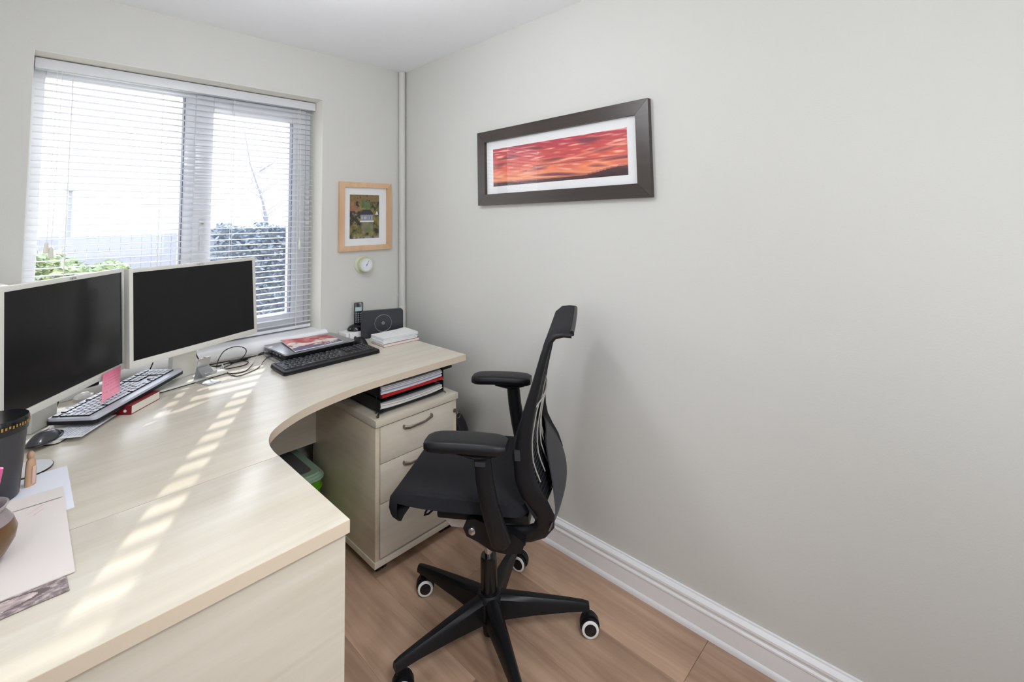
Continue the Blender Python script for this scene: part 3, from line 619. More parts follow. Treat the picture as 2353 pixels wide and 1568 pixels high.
# ------------------------------------------------------------------ monitors
def monitor(name, lab, cx, cy, cz, yawd, tilt, sw, sh, base_loc, base_yaw, bw, bd, col, bz=.0125):
    t = thing(name, lab, 'monitor', (cx, cy, DZ), math.radians(yawd))
    M = TR(0, 0, cz-DZ) @ Matrix.Rotation(-math.radians(tilt), 4, 'X')
    M = TR(0, 0, cz-DZ, -math.radians(tilt))
    b = MB(); x0, x1, z0, z1 = -sw/2-bz, sw/2+bz, -sh/2-.021, sh/2+bz+.001
    # bezel ring proud of the screen, then the rear housing
    b.box(x0, -sw/2, -.004, .022, z0, z1, M=M, b=.0015).box(sw/2, x1, -.004, .022, z0, z1, M=M, b=.0015)
    b.box(-sw/2-.001, sw/2+.001, -.004, .022, z0, -sh/2, M=M, b=.0015).box(-sw/2-.001, sw/2+.001, -.004, .022, sh/2, z1, M=M, b=.0015)
    b.build('bezel', MONW, t)
    MB().box(-sw/2, sw/2, -.0005, .006, -sh/2, sh/2, M=M).build('screen', mat('black_screen', (12, 13, 15), .22, spec=.35), t)
    MB().box(-sw/2+.0, sw/2-.0, .006, .03, -sh/2+.0, sh/2-.0, M=M, b=.004).box(-.12, .12, .03, .05, -.1, .1, M=M, b=.008).build('rear_housing', MONW, t)
    for k in range(5):
        MB().box(.02+k*.022, .026+k*.022, -.0052, -.004, -sh/2-.012, -sh/2-.0105, M=M).build('button', LTGREY, t)
    fc_ = bpy.data.curves.new('logo', 'FONT'); fc_.body = 'FUJITSU'; fc_.size = .0085; fc_.align_x = 'CENTER'; fc_.extrude = .0001
    fc_.materials.append(mat('logo_grey', (120, 122, 128), .5))
    ft = bpy.data.objects.new('logo_text', fc_); lm = bpy.data.meshes.new_from_object(ft); bpy.data.objects.remove(ft)
    fo = bpy.data.objects.new('logo', lm); COL.objects.link(fo); fo.parent = t
    fo.matrix_local = M @ TR(0, -.0045, sh/2+.004, PI/2)
    # stand
    Ti = Matrix.Translation((cx, cy, DZ)) @ Matrix.Rotation(math.radians(yawd), 4, 'Z'); Ti.invert()
    Bm = Ti @ Matrix.Translation((base_loc[0], base_loc[1], DZ)) @ Matrix.Rotation(math.radians(base_yaw), 4, 'Z')
    q = MB(); q.prism(rrect(-bw/2, bw/2, -bd/2, bd/2, .012), .004, .0105, 0, Bm).prism(rrect(-bw/2+.002, bw/2-.002, -bd/2+.002, bd/2-.002, .012), 0.0002, .004, 1, Bm)
    q.build('base_plate', [MONW, BLACK], t)
    Cm = Ti @ Matrix.Translation((col[0], col[1], DZ)) @ Matrix.Rotation(math.radians(col[2]), 4, 'Z')
    q = MB(); q.box(-col[3]/2, col[3]/2, -.014, .014, .0105, .25, M=Cm, b=.004); q.build('stand_column', MONW, t)
    return t, M
mon1, M1 = monitor('computer_monitor', 'pale framed black monitor at the left end of the desk, pink note stuck on it', -1.433, -.436, 1.001, 55.1, 2.7, .475, .312,
        (-1.468, -.394), 55.5, .28, .215, (-1.492, -.412, 55.1, .095))
mon2, M2 = monitor('computer_monitor', 'pale framed black monitor standing in front of the window mullion', -1.068, -.262, 1.017, 25.4, 3.8, .475, .289,
        (-1.107, -.172), 16, .245, .215, (-1.104, -.185, 20, .088))
# ------------------------------------------------------------------ on the desk, left side
# sticky note hanging from the left monitor's bezel and curling forward
pa, pb = Vector((-1.3577,-.3416,.8365))+Vector((.0075,-.005,.006)), Vector((-1.3045,-.2653,.8374))+Vector((.0075,-.005,.006))
qa, qb = Vector((-1.3587,-.4307,.768)), Vector((-1.3074,-.366,.768))
def notef(u, v):
    t = v; e = t**1.7
    A = pa.lerp(qa, e); B = pb.lerp(qb, e); A.z = pa.z+(qa.z-pa.z)*t; B.z = pb.z+(qb.z-pb.z)*t
    return tuple(A.lerp(B, u))
def note_col(u, v):
    base = lerp((240, 128, 158), (243, 158, 178), v*1.6)
    r_ = (v*9.5) % 1
    if .1 < u < .92 and .06 < v < .75 and .35 < r_ < .62 and N(u*34, int(v*9.5)*7.1) > -.12: return lerp(base, (205, 90, 125), .55)
    return base
painted('sticky_note', 60, 60, notef, note_col, mats=[print_mat('sticky_print', .8)],
        label='pink sticky note with handwriting stuck to the bottom edge of the left monitor', cat='note')
def keyboard(name, lab, loc, rz, tilt, L, D, T, body, kmat, pitch, kt, single=True, tilt_x=0.0):
    k = thing(name, lab, 'keyboard', loc, rot=(tilt_x, tilt, rz))
    mb = MB(); mb.prism(rrect(0, L, 0, D, .012), .0, T*.55, 0).prism(rrect(.002, L-.002, .002, D-.002, .012), T*.55, T, 1)
    mb.build('keyboard_body', body, k)
    rows = [(0, 1.0), (1.15, 1), (2.15, 1), (3.15, 1), (4.15, 1), (5.15, 1)]
    meshes = {}
    def key_mesh(w):
        w = round(w, 4)
        if w not in meshes:
            a, g = w/2-.0003, pitch/2-.0003
            meshes[w] = MB().add([(-a,-g,0),(a,-g,0),(a,g,0),(-a,g,0),(-a*.86,-g*.84,kt),(a*.86,-g*.84,kt),(a*.86,g*.88,kt),(-a*.86,g*.88,kt)],
                [(4,5,6,7)]).add([(-a,-g,0),(a,-g,0),(a,g,0),(-a,g,0),(-a*.86,-g*.84,kt),(a*.86,-g*.84,kt),(a*.86,g*.88,kt),(-a*.86,g*.88,kt)],
                [(0,1,5,4),(1,2,6,5),(2,3,7,6),(3,0,4,7)], 1).data('key', [kmat, BLACK])
        return meshes[w]
    x0 = .012; layout = []
    y0 = D-.018
    main = [[1,None,1,1,1,1,None,1,1,1,1,None,1,1,1],[1]*13+[2],[1.5]+[1]*12+[1.5],[1.75]+[1]*11+[2.25],[1.25]+[1]*11+[2.75],[1.25,1.25,1.25,6.25,1.25,1.25,1.25,1.25]]
    for r_, row in enumerate(main):
        y = y0-(r_+(.25 if r_ else 0))*pitch*.98; xx = x0; tot = sum(.5 if w is None else w for w in row); sc_ = 15.0/tot
        for w in row:
            if w is None: xx += .5*pitch*sc_; continue
            layout.append((xx+w*sc_*pitch/2, y, w*sc_*pitch)); xx += w*sc_*pitch
    xx = x0+15.3*pitch
    for r_ in range(6):
        y = y0-(r_+(.25 if r_ else 0))*pitch*.98
        for c in range(3):
            if r_ == 3 or (r_ == 4 and c != 1): continue
            layout.append((xx+(c+.5)*pitch, y, pitch))
    xx += 3.3*pitch
    if L > .38:
        for r_ in range(6):
            y = y0-(r_+(.25 if r_ else 0))*pitch*.98
            for c in range(4):
                if xx+(c+1)*pitch < L-.006: layout.append((xx+(c+.5)*pitch, y, pitch))
    if single:
        for (xk, yk, w) in layout: put('key', key_mesh(w), k, loc=(xk, yk, T))
    else:
        mb = MB()
        for (xk, yk, w) in layout:
            a, g = w/2-.0009, pitch/2-.0009
            mb.add([(-a,-g,0),(a,-g,0),(a,g,0),(-a,g,0),(-a*.86,-g*.84,kt),(a*.86,-g*.84,kt),(a*.86,g*.88,kt),(-a*.86,g*.88,kt)],
                [(4,5,6,7),(0,1,5,4),(1,2,6,5),(2,3,7,6),(3,0,4,7)], 0, False, TR(xk, yk, T))
            # printed legend
            mb.add([(-a*.5,-g*.1,0),(-a*.05,-g*.1,0),(-a*.05,g*.6,0),(-a*.5,g*.6,0)], [(0,1,2,3)], 1, False, TR(xk, yk, T+kt+.0001))
        o = mb.build('keys', [kmat, mat('legend_grey', (150, 152, 156), .6)], k); o['kind'] = 'stuff'
    return k
SILV = mat('silver_plastic', (206, 209, 222), .35, metal=.2)
keyboard('computer_keyboard', 'silver keyboard with black edge propped on a red book below the monitors', (-1.3785, -.530, .7495), math.radians(46.8), math.radians(-2.6), .395, .142, .017, [BLACK, SILV], mat('silver_key', (214, 216, 228), .4), .0170, .0035)
kgm = None
rbk = thing('red_book', 'thick dark red book lying half under the silver keyboard', 'book', (-1.288, -.4614, DZ), math.radians(47.3))
b = MB(); b.box(.001, .125, .001, .124, .002, .0255); b.build('page_block', mat('page_edges', (226, 222, 210), .8, bump=(400, .3)), rbk)
RED = mat('dark_red_cover', (122, 22, 32), .45)
MB().box(-.001, .127, 0, .126, 0, .002).build('cover', RED, rbk); MB().box(-.001, .127, 0.0004, .126, .0255, .0275).build('cover', RED, rbk)
b = MB().box(-.0035, -.001, 0, .126, 0, .0275).build('spine', RED, rbk)
MB().lathe([(.0045, 0), (.0045, .0004)], 16, M=TR(-.0037, .018, .012, 0, -PI/2)).build('spine_mark', WHITE, rbk)
# mouse by the left monitor, printed sheet
def mouse(name, lab, loc, rz, L, Wd, Hh, m1, m2):
    t = thing(name, lab, 'mouse', loc, rz)
    def mf(u, v):
        th_ = 2*PI*u; r_ = math.sin(PI/2*min(1, v*1.0)); hgt = Hh*(1-(v)**2.6)
        return (L/2*v*math.cos(th_)*(1+.0*math.cos(th_)), Wd/2*v*math.sin(th_)*(1-.12*math.cos(th_)), hgt*(1-.25*v*math.cos(th_))+.0)
    q = MB(); q.grid(28, 10, lambda u, v: mf(u, v*1.0)); q.build('mouse_body', m1, t)
    q = MB(); q.grid(28, 3, lambda u, v: (mf(u, 1)[0]*(1-.02*v), mf(u, 1)[1]*(1-.02*v), -0+.0)); 
    MB().lathe([(1,0),(1,.004)], 28, M=Matrix.Diagonal((L/2*1.0, Wd/2*1.0, 1, 1))).build('mouse_base', BLACK2, t)
    MB().lathe([(.007,-.0025),(.0085,0),(.007,.0025)], 16, M=TR(L*.2, 0, Hh*.80, PI/2)).build('scroll_wheel', m2, t)
    return t
mouse('computer_mouse', 'black and silver mouse on the base of the left monitor beside the black tumbler', (-1.482, -.535, .7412), math.radians(55), .105, .058, .025, mat('charcoal_gloss', (58, 60, 64), .18), LTGREY)
def sheet_col(u, v):
    for k in range(9):
        if abs(v-.1-k*.095) < .02 and .08 < u < (.9-.25*((k*37) % 5)/5) and N(u*30, k*3.7) > -.15: return (186, 188, 204)
    return (236, 237, 244)
shx = Matrix.Translation((-1.405, -.5, .7409)) @ Matrix.Rotation(math.radians(55), 4, 'Z')
painted('printed_sheet', 36, 48, lambda u, v: tuple(shx @ Vector((-.075+.15*u, -.045+.09*v, .0003))), sheet_col, label='white printed sheet with lines of text on the left monitor base', cat='paper')
disc = thing('coaster', 'round white glossy coaster with black rim beside the black tumbler', 'coaster', (-1.5215, -.700, DZ))
MB().lathe([(.052,0),(.052,.0035)], 40).build('rim', BLACK2, disc)
MB().lathe([(.0505,.0036),(.0505,.0046)], 40).build('disc_top', mat('gloss_white', (232, 234, 240), .08), disc)
mug = thing('travel_tumbler', 'dark grey tumbler with black lid cut off by the left edge', 'tumbler', (-1.574, -.822, DZ))
MB().lathe([(.043,0),(.046,.004),(.050,.08),(.0535,.145)], 36).build('tumbler_body', mat('graphite', (64, 64, 70), .35, metal=.3), mug)
MB().lathe([(.055,.143),(.056,.150),(.0565,.168),(.0545,.173),(.050,.1725)], 36).build('tumbler_lid', BLACK2, mug)
GOLD = mat('gold_print', (190, 150, 80), .35, metal=.7)
g_ = MB()
for k in range(13):
    a = math.radians(-75+k*6.2); g_.box(-.0016, .0016, -.0004, .0004, -.0035+.001*(k % 3), .0035-.0008*(k % 2), M=TR(.0570*math.cos(a), .0570*math.sin(a), .159, 0, 0, a+PI/2))
g_.build('gold_lettering', GOLD, mug)
peg = thing('wooden_peg', 'small tan wooden peg standing beside the dark tumbler', 'peg', (-1.5115, -.800, DZ), math.radians(40))
PEG = mat('tan_wood', (196, 158, 128), .6)
MB().tube([(0,0,0),(0,0,.035),(0,.001,.055),(0,.002,.060)], [(.011,.007),(.011,.007),(.009,.006),(.005,.005)], 12, up=(1,0,0)).build('peg_body', PEG, peg)
MB().lathe([(.003,.058),(.0068,.063),(.0068,.070),(.003,.076)], 14, M=TR(0,.002,0)).build('peg_head', PEG, peg)
MB().box(-.0035, .0035, -.0085, -.0068, .006, .044).build('peg_slot', mat('pale_pink_wood', (222, 186, 172), .6), peg)
# papers, note card
def sheetf(x0, x1, y0, y1, z, curl=0.0, ang=0.0):
    ca, sa_ = math.cos(ang), math.sin(ang); cx, cy = (x0+x1)/2, (y0+y1)/2
    def f(u, v):
        x_, y_ = x0+(x1-x0)*u-cx, y0+(y1-y0)*v-cy
        return (cx+x_*ca-y_*sa_, cy+x_*sa_+y_*ca, z+curl*(v**3)*(1-.5*u)+.0005*math.sin(u*5))
    return f
q = MB(); q.grid(10, 10, sheetf(-1.72, -1.4475, -.99, -.742, .7305, .0), thick=(0,0,.0006)); q.build('paper_sheet', mat('bright_paper', (232, 234, 244), .7), label='bright white sheet sticking out above the cream envelope', cat='paper')
env = thing('envelope', 'large cream envelope lying on the desk beside the brown pot', 'envelope')
q = MB(); q.grid(12, 12, sheetf(-1.71, -1.4605, -1.245, -.872, .732, .004), thick=(0,0,.0016)); q.build('envelope_body', mat('envelope_paper', (224, 216, 212), .75), env)
q = MB(); q.grid(8, 4, sheetf(-1.705, -1.464, -.93, -.878, .7365, .0008), thick=(0,0,.0004)); q.build('flap', MATS['envelope_paper'], env)
def pen_stroke(mb, pts, r=.0006): return mb.tube(pts, r, 4)
q = MB(); q.tube([(-1.515,-.962,.7345),(-1.500,-.945,.7349),(-1.492,-.938,.735)], .0007, 4).tube([(-1.508,-.975,.7345),(-1.493,-.958,.7349)], .0006, 4); q.build('pencil_mark', mat('pink_pencil', (224, 184, 188), .8), env)
def card_col(u, v):
    e = ((u-.5)/.40)**2+((v-.48)/.30)**2
    n1 = N(u*26, v*10, 3)+.6*N(u*60, v*22, 8)
    if .86 < e < 1.12: return (104, 90, 92)
    if e <= .86:
        f = .5+.9*N(u*16, v*8, 5)+.3*N(u*44, v*20)
        if abs(v-.55) < .10 and abs(u-.5) < .2 and N(u*20, v*9, 12) > 0: return (96, 82, 86)
        return lerp((150, 132, 134), (216, 200, 198), f)
    return lerp((112, 98, 100), (196, 180, 180), .45+.9*n1)
cx0, cx1, cy0, cy1 = -1.74, -1.4715, -1.2945, -1.2305
painted('patterned_card', 130, 36, lambda u, v: (cx0+(cx1-cx0)*u+.002*(1-v), cy0+(cy1-cy0)*v+.001*math.sin(u*9), .7316), card_col,
        label='grey ornamental printed strip with an oval cartouche at the front left of the desk', cat='card')
clip = thing('binder_clip', 'green clip with wire handle at the top corner of the papers', 'clip', (-1.5420, -.812, .7312), math.radians(-40))
MB().lathe([(.004,0),(.009,.003),(.010,.009),(.006,.014),(.002,.015)], 14).build('clip_body', mat('green_clip', (28, 132, 84), .3), clip)
# pot with pens
pot = thing('pen_pot', 'brown glazed ceramic pen pot cut off by the left edge', 'pot', (-1.588, -1.105, .7345))
POT = mat('brown_glaze', (104, 76, 48), .22, var=(18, .35)); GLZ = mat('mauve_glaze', (150, 138, 140), .2, var=(20, .2))
MB().lathe([(.030,0),(.046,.012),(.056,.032),(.058,.048),(.052,.066)], 36).build('pot_body', POT, pot)
q = MB(); seg = 36
pr_ = [(.052,.066),(.044,.078),(.040,.084),(.044,.091),(.0455,.094),(.0425,.095),(.037,.086),(.036,.078)]
q.add([(r_*math.cos(2*PI*k/seg), r_*math.sin(2*PI*k/seg), z_) for r_, z_ in pr_ for k in range(seg)], [(i*seg+k, i*seg+(k+1)%seg, (i+1)*seg+(k+1)%seg, (i+1)*seg+k) for i in range(len(pr_)-1) for k in range(seg)], 0, True)
q.build('pot_neck', GLZ, pot)
MB().lathe([(.036,.070),(.036,.0702)], 24).build('pot_inside', BLACK, pot)
for k, (nm, c1_, c2_, dx, dy, tx, ty, L_) in enumerate((('magenta pen with pink cap standing in the brown pot', (116, 22, 62), (218, 90, 150), .022, -.006, .030, -.008, .125),
        ('white marker pen standing in the brown pot', (224, 224, 218), (236, 236, 230), .004, -.002, .006, -.004, .150), ('green pen standing in the brown pot', (40, 120, 84), (28, 132, 84), -.018, .008, -.03, .012, .140))):
    p_ = thing('pen', nm, 'pen', (-1.588+dx*.8, -1.105+dy, .7345+.0705), group=None)
    MB().tube([(0,0,0),(tx*.3,ty*.3,L_*.45)], .0046, 12).build('pen_barrel', mat('pen_%d' % k, c1_, .3), p_)
    MB().tube([(tx*.3,ty*.3,L_*.45),(tx*.42,ty*.42,L_*.70),(tx*.43,ty*.43,L_*.71)], [.0056,.0056,.003], 12).build('pen_cap', mat('pencap_%d' % k, c2_, .3), p_)
# desk lamp peeping over the left monitor
lamp = thing('desk_lamp', 'white rounded lamp head peeking over the left monitor', 'lamp', (-1.63, -.14, DZ))
MB().lathe([(.075,0),(.078,.006),(.07,.014),(.012,.018),(.010,.02)], 32).build('lamp_base', WHITE, lamp)
MB().tube([(0,0,.016),(0,0,.36)], .008, 12).build('lamp_pole', WHITE, lamp)
MB().lathe([(.088,.355),(.085,.375),(.065,.400),(.035,.414),(.006,.418)], 32).build('lamp_shade', WHITE, lamp)
# crumpled tissue, power strip behind
ti = MB()
def tisf(u, v):
    th_ = 2*PI*u; r_ = .024*math.sin(PI*v)*(1+.35*N(math.cos(th_)*2, math.sin(th_)*2, v*4)); return (r_*math.cos(th_), r_*math.sin(th_), .017-.017*math.cos(PI*v)+.006*N(u*9, v*9)*math.sin(PI*v))
ti.grid(18, 12, tisf, smooth=False); ti.build('tissue', PAPER, label='crumpled white tissue behind the silver keyboard', cat='tissue', loc=(-1.385, -.215, DZ))
ps = thing('power_strip', 'white power strip lying behind the left monitor', 'power strip', (-1.395, -.115, DZ), math.radians(14))
MB().box(-.10, .10, -.025, .025, 0, .026, b=.004).build('strip_body', WHITE, ps)
for k in range(2): MB().box(-.07+k*.085, -.03+k*.085, -.02, .02, .0262, .05, b=.004).build('plug', BLACK, ps)

# ------------------------------------------------------------------ cables and stand
CB = mat('black_cable', (20, 20, 22), .5)
def cable(name, lab, pts, r=.0019, material=None, n=6, group=None):
    P = [Vector(p) for p in pts]; out = []
    for i in range(len(P)-1):
        p0, p1, p2, p3 = P[max(i-1,0)], P[i], P[i+1], P[min(i+2,len(P)-1)]
        for k in range(n):
            t = k/n; out.append(.5*((2*p1)+(-p0+p2)*t+(2*p0-5*p1+4*p2-p3)*t*t+(-p0+3*p1-3*p2+p3)*t**3))
    out.append(P[-1])
    return MB().tube(out, r, 7).build(name, material or CB, label=lab, cat='cable', group=group)
zc = DZ+.002
cable('cable', 'black cable rising in a big upright loop left of the laptop', [(-.99,-.15,zc),(-.978,-.14,.742),(-.968,-.13,.766),(-.949,-.13,.7935),(-.917,-.13,.8032),(-.884,-.13,.7975),(-.866,-.13,.780),(-.875,-.135,.759),(-.905,-.145,.745),(-.945,-.16,.737),(-.985,-.165,zc)])
cable('cable', 'black cable curving from the coil along the desk to the laptop ports', [(-.985,-.165,.74),(-.972,-.225,zc),(-.945,-.27,zc),(-.905,-.265,zc),(-.865,-.215,.74),(-.835,-.16,.752),(-.808,-.135,.756),(-.776,-.13,.757)], .0021)
cable('cable', 'thin black cable lying in the sunlight in front of the coil', [(-.965,-.235,.7345),(-.962,-.285,zc),(-.945,-.315,zc),(-.90,-.295,zc),(-.862,-.265,zc),(-.838,-.225,zc),(-.815,-.195,.738),(-.795,-.175,.742),(-.779,-.165,.742)], .0017)
cable('cable', 'black cable bundled flat behind the aluminium stand', [(-1.01,-.10,zc),(-.97,-.13,.736),(-.93,-.115,.738),(-.89,-.12,.739),(-.865,-.15,.736),(-.885,-.185,.734),(-.93,-.19,.734),(-.975,-.18,.734)], .0022)
cable('cable', 'black cable hanging beside the right monitor stand into the coil', [(-1.030,-.05,.84),(-1.035,-.06,.80),(-1.025,-.075,.765),(-1.0,-.10,.742),(-.975,-.115,.7355),(-.93,-.105,.7345),(-.87,-.10,.734)], .0024)
cable('cable', 'black cable lying along the foot of the window sill', [(-1.06,-.055,.7325),(-1.0,-.06,.7325),(-.92,-.062,.7325),(-.86,-.066,.7325),(-.80,-.066,.7325),(-.74,-.05,.7325)], .0026)
cable('cable', 'black cable dropping behind the left monitor stand', [(-1.447,-.335,.84),(-1.450,-.34,.79),(-1.462,-.355,.755),(-1.475,-.36,.7435)], .0022)
cable('cable', 'black cable running across the desk behind the silver keyboard', [(-1.47,-.27,zc),(-1.42,-.25,zc),(-1.36,-.20,zc),(-1.33,-.15,zc),(-1.27,-.11,zc),(-1.20,-.085,zc)], .0022)
cable('cable', 'black cable between the two monitor stands', [(-1.165,-.05,.85),(-1.170,-.055,.81),(-1.18,-.06,.77),(-1.20,-.065,.7345)], .0022)
cable('cable', 'black cable bunch under the sill behind the silver keyboard', [(-1.42,-.055,.7345),(-1.35,-.06,.7345),(-1.28,-.055,.7345),(-1.22,-.058,.7345)], .0034)
MB().tube([(-.974,-.19,.7325),(-.970,-.18,.742),(-.966,-.17,.7525),(-.960,-.165,.742),(-.966,-.18,.7325)], [(.004,.0008)]*5, 8).build('cable_tie', WHITE, label='white tie wrapped around the black cable coil', cat='cable tie')
ad = thing('power_adapter', 'small flat black adapter at the foot of the window sill beside the laptop', 'adapter', (-.885, -.098, DZ), math.radians(10))
MB().box(-.035, .035, -.010, .010, 0, .012, b=.003).build('adapter_body', BLACK, ad)
MB().tube([(.035,0,.006),(.05,.002,.005)], .003, 8).build('strain_relief', BLACK, ad)
st = thing('phone_stand', 'bent silver aluminium phone stand on the desk beside the cable coil', 'stand', (-1.0500, -.290, DZ), math.radians(20))
def bent(path_, w, t_=.0022, name='x', material=ALU, parent=st, r=0):
    n = len(path_); mb = MB(); vs = []
    for i, (y_, z_) in enumerate(path_):
        a = Vector(path_[min(i+1,n-1)])-Vector(path_[max(i-1,0)]); a.normalize(); nx_, nz_ = -a.y*t_/2, a.x*t_/2
        vs += [(-w/2, y_+nx_, z_+nz_), (w/2, y_+nx_, z_+nz_), (w/2, y_-nx_, z_-nz_), (-w/2, y_-nx_, z_-nz_)]
    fs = [[i*4+j, i*4+(j+1)%4, (i+1)*4+(j+1)%4, (i+1)*4+j] for i in range(n-1) for j in range(4)]+[[0,1,2,3],[(n-1)*4+j for j in (3,2,1,0)]]
    mb.add(vs, fs, 0, False); return mb.build(name, material, parent)
bent([(-.052,.0013),(.02,.0013),(.030,.004),(.034,.010),(.022,.045),(.010,.088)], .046, name='back_plate')
bent([(.016,.052),(-.014,.030),(-.022,.028),(-.027,.034),(-.029,.040)], .046, name='support_lip')
MB().tube([(.0,.0085,.088),(.0,.0085,.0895)], [(.001,.01),(.001,.01)], 8).build('slot', DKGREY, st)

# ------------------------------------------------------------------ laptops, magazine, second keyboard, mouse
LG = mat('dark_metal_lid', (172, 170, 174), .2, metal=.85); LE = mat('silver_edge', (196, 196, 202), .3, metal=.8)
l2 = thing('closed_laptop', 'dark closed laptop with silver front edge at the bottom of the pile', 'laptop', (-.6165, -.196, DZ), math.radians(.5))
MB().prism(rrect(-.166, .166, -.101, .108, .008), .002, .0125, 1, mside=1).build('laptop_base', [BLACK, LE], l2)
MB().prism(rrect(-.165, .165, -.098, .107, .008), .0128, .0195, 0).build('laptop_lid', BLACK2, l2)
pb_ = MB()
for k in range(5): pb_.box(-.1675, -.166, -.08+k*.03, -.064+k*.03, .005, .010)
pb_.build('port', mat('port_metal', (170, 170, 176), .3, metal=.9), l2)
l1 = thing('closed_laptop', 'closed silver-grey laptop on the darker laptop, with a magazine on its lid', 'laptop', (-.6170, -.183, DZ+.0198), math.radians(1.5))
MB().prism(rrect(-.155, .158, -.115, .118, .008), .0005, .0150, 0).build('laptop_base', [BLACK2], l1)
MB().prism(rrect(-.156, .159, -.117, .119, .008), .0156, .0215, 0, mside=1).build('laptop_lid', [LG, LE], l1)
pb_ = MB()
for k in range(4): pb_.box(-.1562, -.155, -.07+k*.035, -.055+k*.035, .005, .011)
pb_.build('port', MATS['port_metal'], l1)
for k, (yy, zz) in enumerate(((-.133, .757), (-.163, .742))):
    q = MB().box(-.797+k*.0, -.7785, yy-.006, yy+.006, zz-.0035, zz+.0035, b=.0015); q.build('cable_plug', mat('plug_grey', (90, 92, 98), .4), label=('silver-grey plug in the side of the upper laptop' if k == 0 else 'silver-grey plug in the side of the lower laptop'), cat='plug')
MP = [Vector((-.728,-.298,0)), Vector((-.507,-.280,0)), Vector((-.503,-.104,0)), Vector((-.703,-.062,0))]
MZ = DZ+.0198+.0217
def magf(dz):
    def f(u, v):
        a = MP[0].lerp(MP[1], u); b = MP[3].lerp(MP[2], u); p = a.lerp(b, v); return (p.x, p.y, MZ+dz+.006*(1-u)**3*(v)+.0015*(1-v)*(1-u))
    return f
def mag_col(u, v):
    if v < .20+.04*math.sin(u*7):
        if .62 < u < .93 and .09 < v < .15 and N(u*60, 2) > -.1: return (214, 214, 232)
        return lerp((118, 110, 150), (70, 62, 98), u+.4*N(u*5, v*9))
    n1 = N(u*5, v*6, 1)+.5*N(u*13, v*12, 4)
    top_ = v > .55+.12*math.sin(u*11)
    if top_ or n1 > .22: return lerp((232, 150, 148), (176, 60, 66), .5+n1+.4*(u-.4))
    return lerp((236, 230, 222), (200, 190, 176), .4+n1)
mg = thing('magazine', 'magazine with red, cream and purple cover lying on the laptop lid', 'magazine')
q = MB(); q.grid(14, 8, magf(0.0002), thick=(0,0,.0028)); q.build('pages', PAPER, mg)
painted('cover', 80, 60, magf(.0032), mag_col, mg)
keyboard('computer_keyboard', 'black keyboard lying in front of the pile of laptops', (-.8295, -.4575, DZ+.001), math.radians(1.0), 0, .418, .150, .0135, [BLACK, BLACK], mat('black_key', (34, 36, 40), .4), .0183, .0035, single=False, tilt_x=math.radians(2.2))
mouse('computer_mouse', 'matt black mouse between the laptops and the router', (-.405, -.236, DZ), math.radians(112), .098, .058, .036, BLACK, DKGREY)

# ------------------------------------------------------------------ phone, router, notepads
wb = thing('white_carton', 'small white carton under the cordless phone', 'box', (-.345, -.068, DZ))
MB().box(-.060, .055, -.042, .042, 0, .030, b=.002).build('carton_body', WHITE, wb)
MB().box(-.046, -.0435, -.0426, -.0420, 0.001, .0295).build('carton_edge', DKGREY, wb)
ph = thing('cordless_phone', 'black cordless phone standing in its charging base on the white carton', 'phone', (-.333, -.072, DZ+.0301), math.radians(-28))
q = MB(); q.lathe([(.9,0),(1,.004),(.98,.012),(.8,.022),(.45,.030),(.2,.033)], 32, M=Matrix.Diagonal((.043, .036, 1, 1))); q.build('charging_base', BLACK2, ph)
for k in range(5): MB().box(-.03+k*.008, -.026+k*.008, -.030+abs(k-2)*.002, -.028+abs(k-2)*.002, .012, .015).build('base_button', LTGREY, ph)
Hm = TR(.012, .0, .022, math.radians(-6)) 
MB().box(-.023, .023, -.010, .012, 0, .118, M=Hm, b=.006).build('handset', BLACK2, ph)
MB().box(-.016, .016, -.0112, -.0100, .074, .094, M=Hm).build('handset_screen', mat('lcd', (168, 190, 196), .3), ph)
q = MB()
for r_ in range(5):
    for c_ in range(3): q.box(-.016+c_*.012, -.008+c_*.012, -.0118, -.0100, .016+r_*.0105, .0225+r_*.0105, M=Hm, b=.001)
o = q.build('keypad', mat('phone_key', (112, 116, 124), .4), ph)
RA = Vector((-.347, -.150)); RB = Vector((-.158, -.240)); rc = (RA+RB)/2; rw = (RB-RA).length; ra = math.atan2(RB.y-RA.y, RB.x-RA.x)
ro = thing('router', 'black upright router with silver ring behind the notepads', 'router', (rc.x, rc.y, DZ), ra)
RM = TR(0, 0, .002, PI/2-.02)
q = MB(); q.prism(rrect(-rw/2, rw/2, 0, .134, .016, 6), -.022, .0, 0, RM, smooth=True)
q.build('router_body', mat('router_black', (38, 40, 48), .35), ro)
MB().box(-rw/2+.02, rw/2-.02, -.004, .030, 0, .003, b=.001).build('router_foot', BLACK, ro)
MB().tube([(.042*math.cos(2*PI*k/48)+.004, .0672+.042*math.sin(2*PI*k/48), .0004) for k in range(48)], .0008, 6, closed=True, M=RM).build('silver_ring', ALU, ro)
q = MB(); q.tube([(.0065*math.cos(2*PI*k/24)+.004, .0672+.0065*math.sin(2*PI*k/24), .0005) for k in range(24)], .0011, 6, closed=True, M=RM)
q.tube([(-.0005+.0,.0685,.0006),(.003,.0650,.0006),(.0085,.0705,.0006)], .0011, 6, M=RM); q.build('emblem', ALU, ro)
npd = thing('notebook', 'thin notebook with dark-edged cover under the white paper stack', 'notebook', (-.357, -.385, DZ), math.radians(-2))
MB().box(0, .196, 0, .124, 0, .001).build('cover', mat('plum_cover', (84, 62, 74), .5), npd)
MB().box(.002, .194, .0015, .124, .001, .0125).build('page_block', mat('pinkish_pages', (226, 208, 200), .8), npd)
MB().box(0, .196, 0, .124, .0125, .0135).build('cover', MATS['plum_cover'], npd)
rnd = random.Random(4); layers_ = MB()
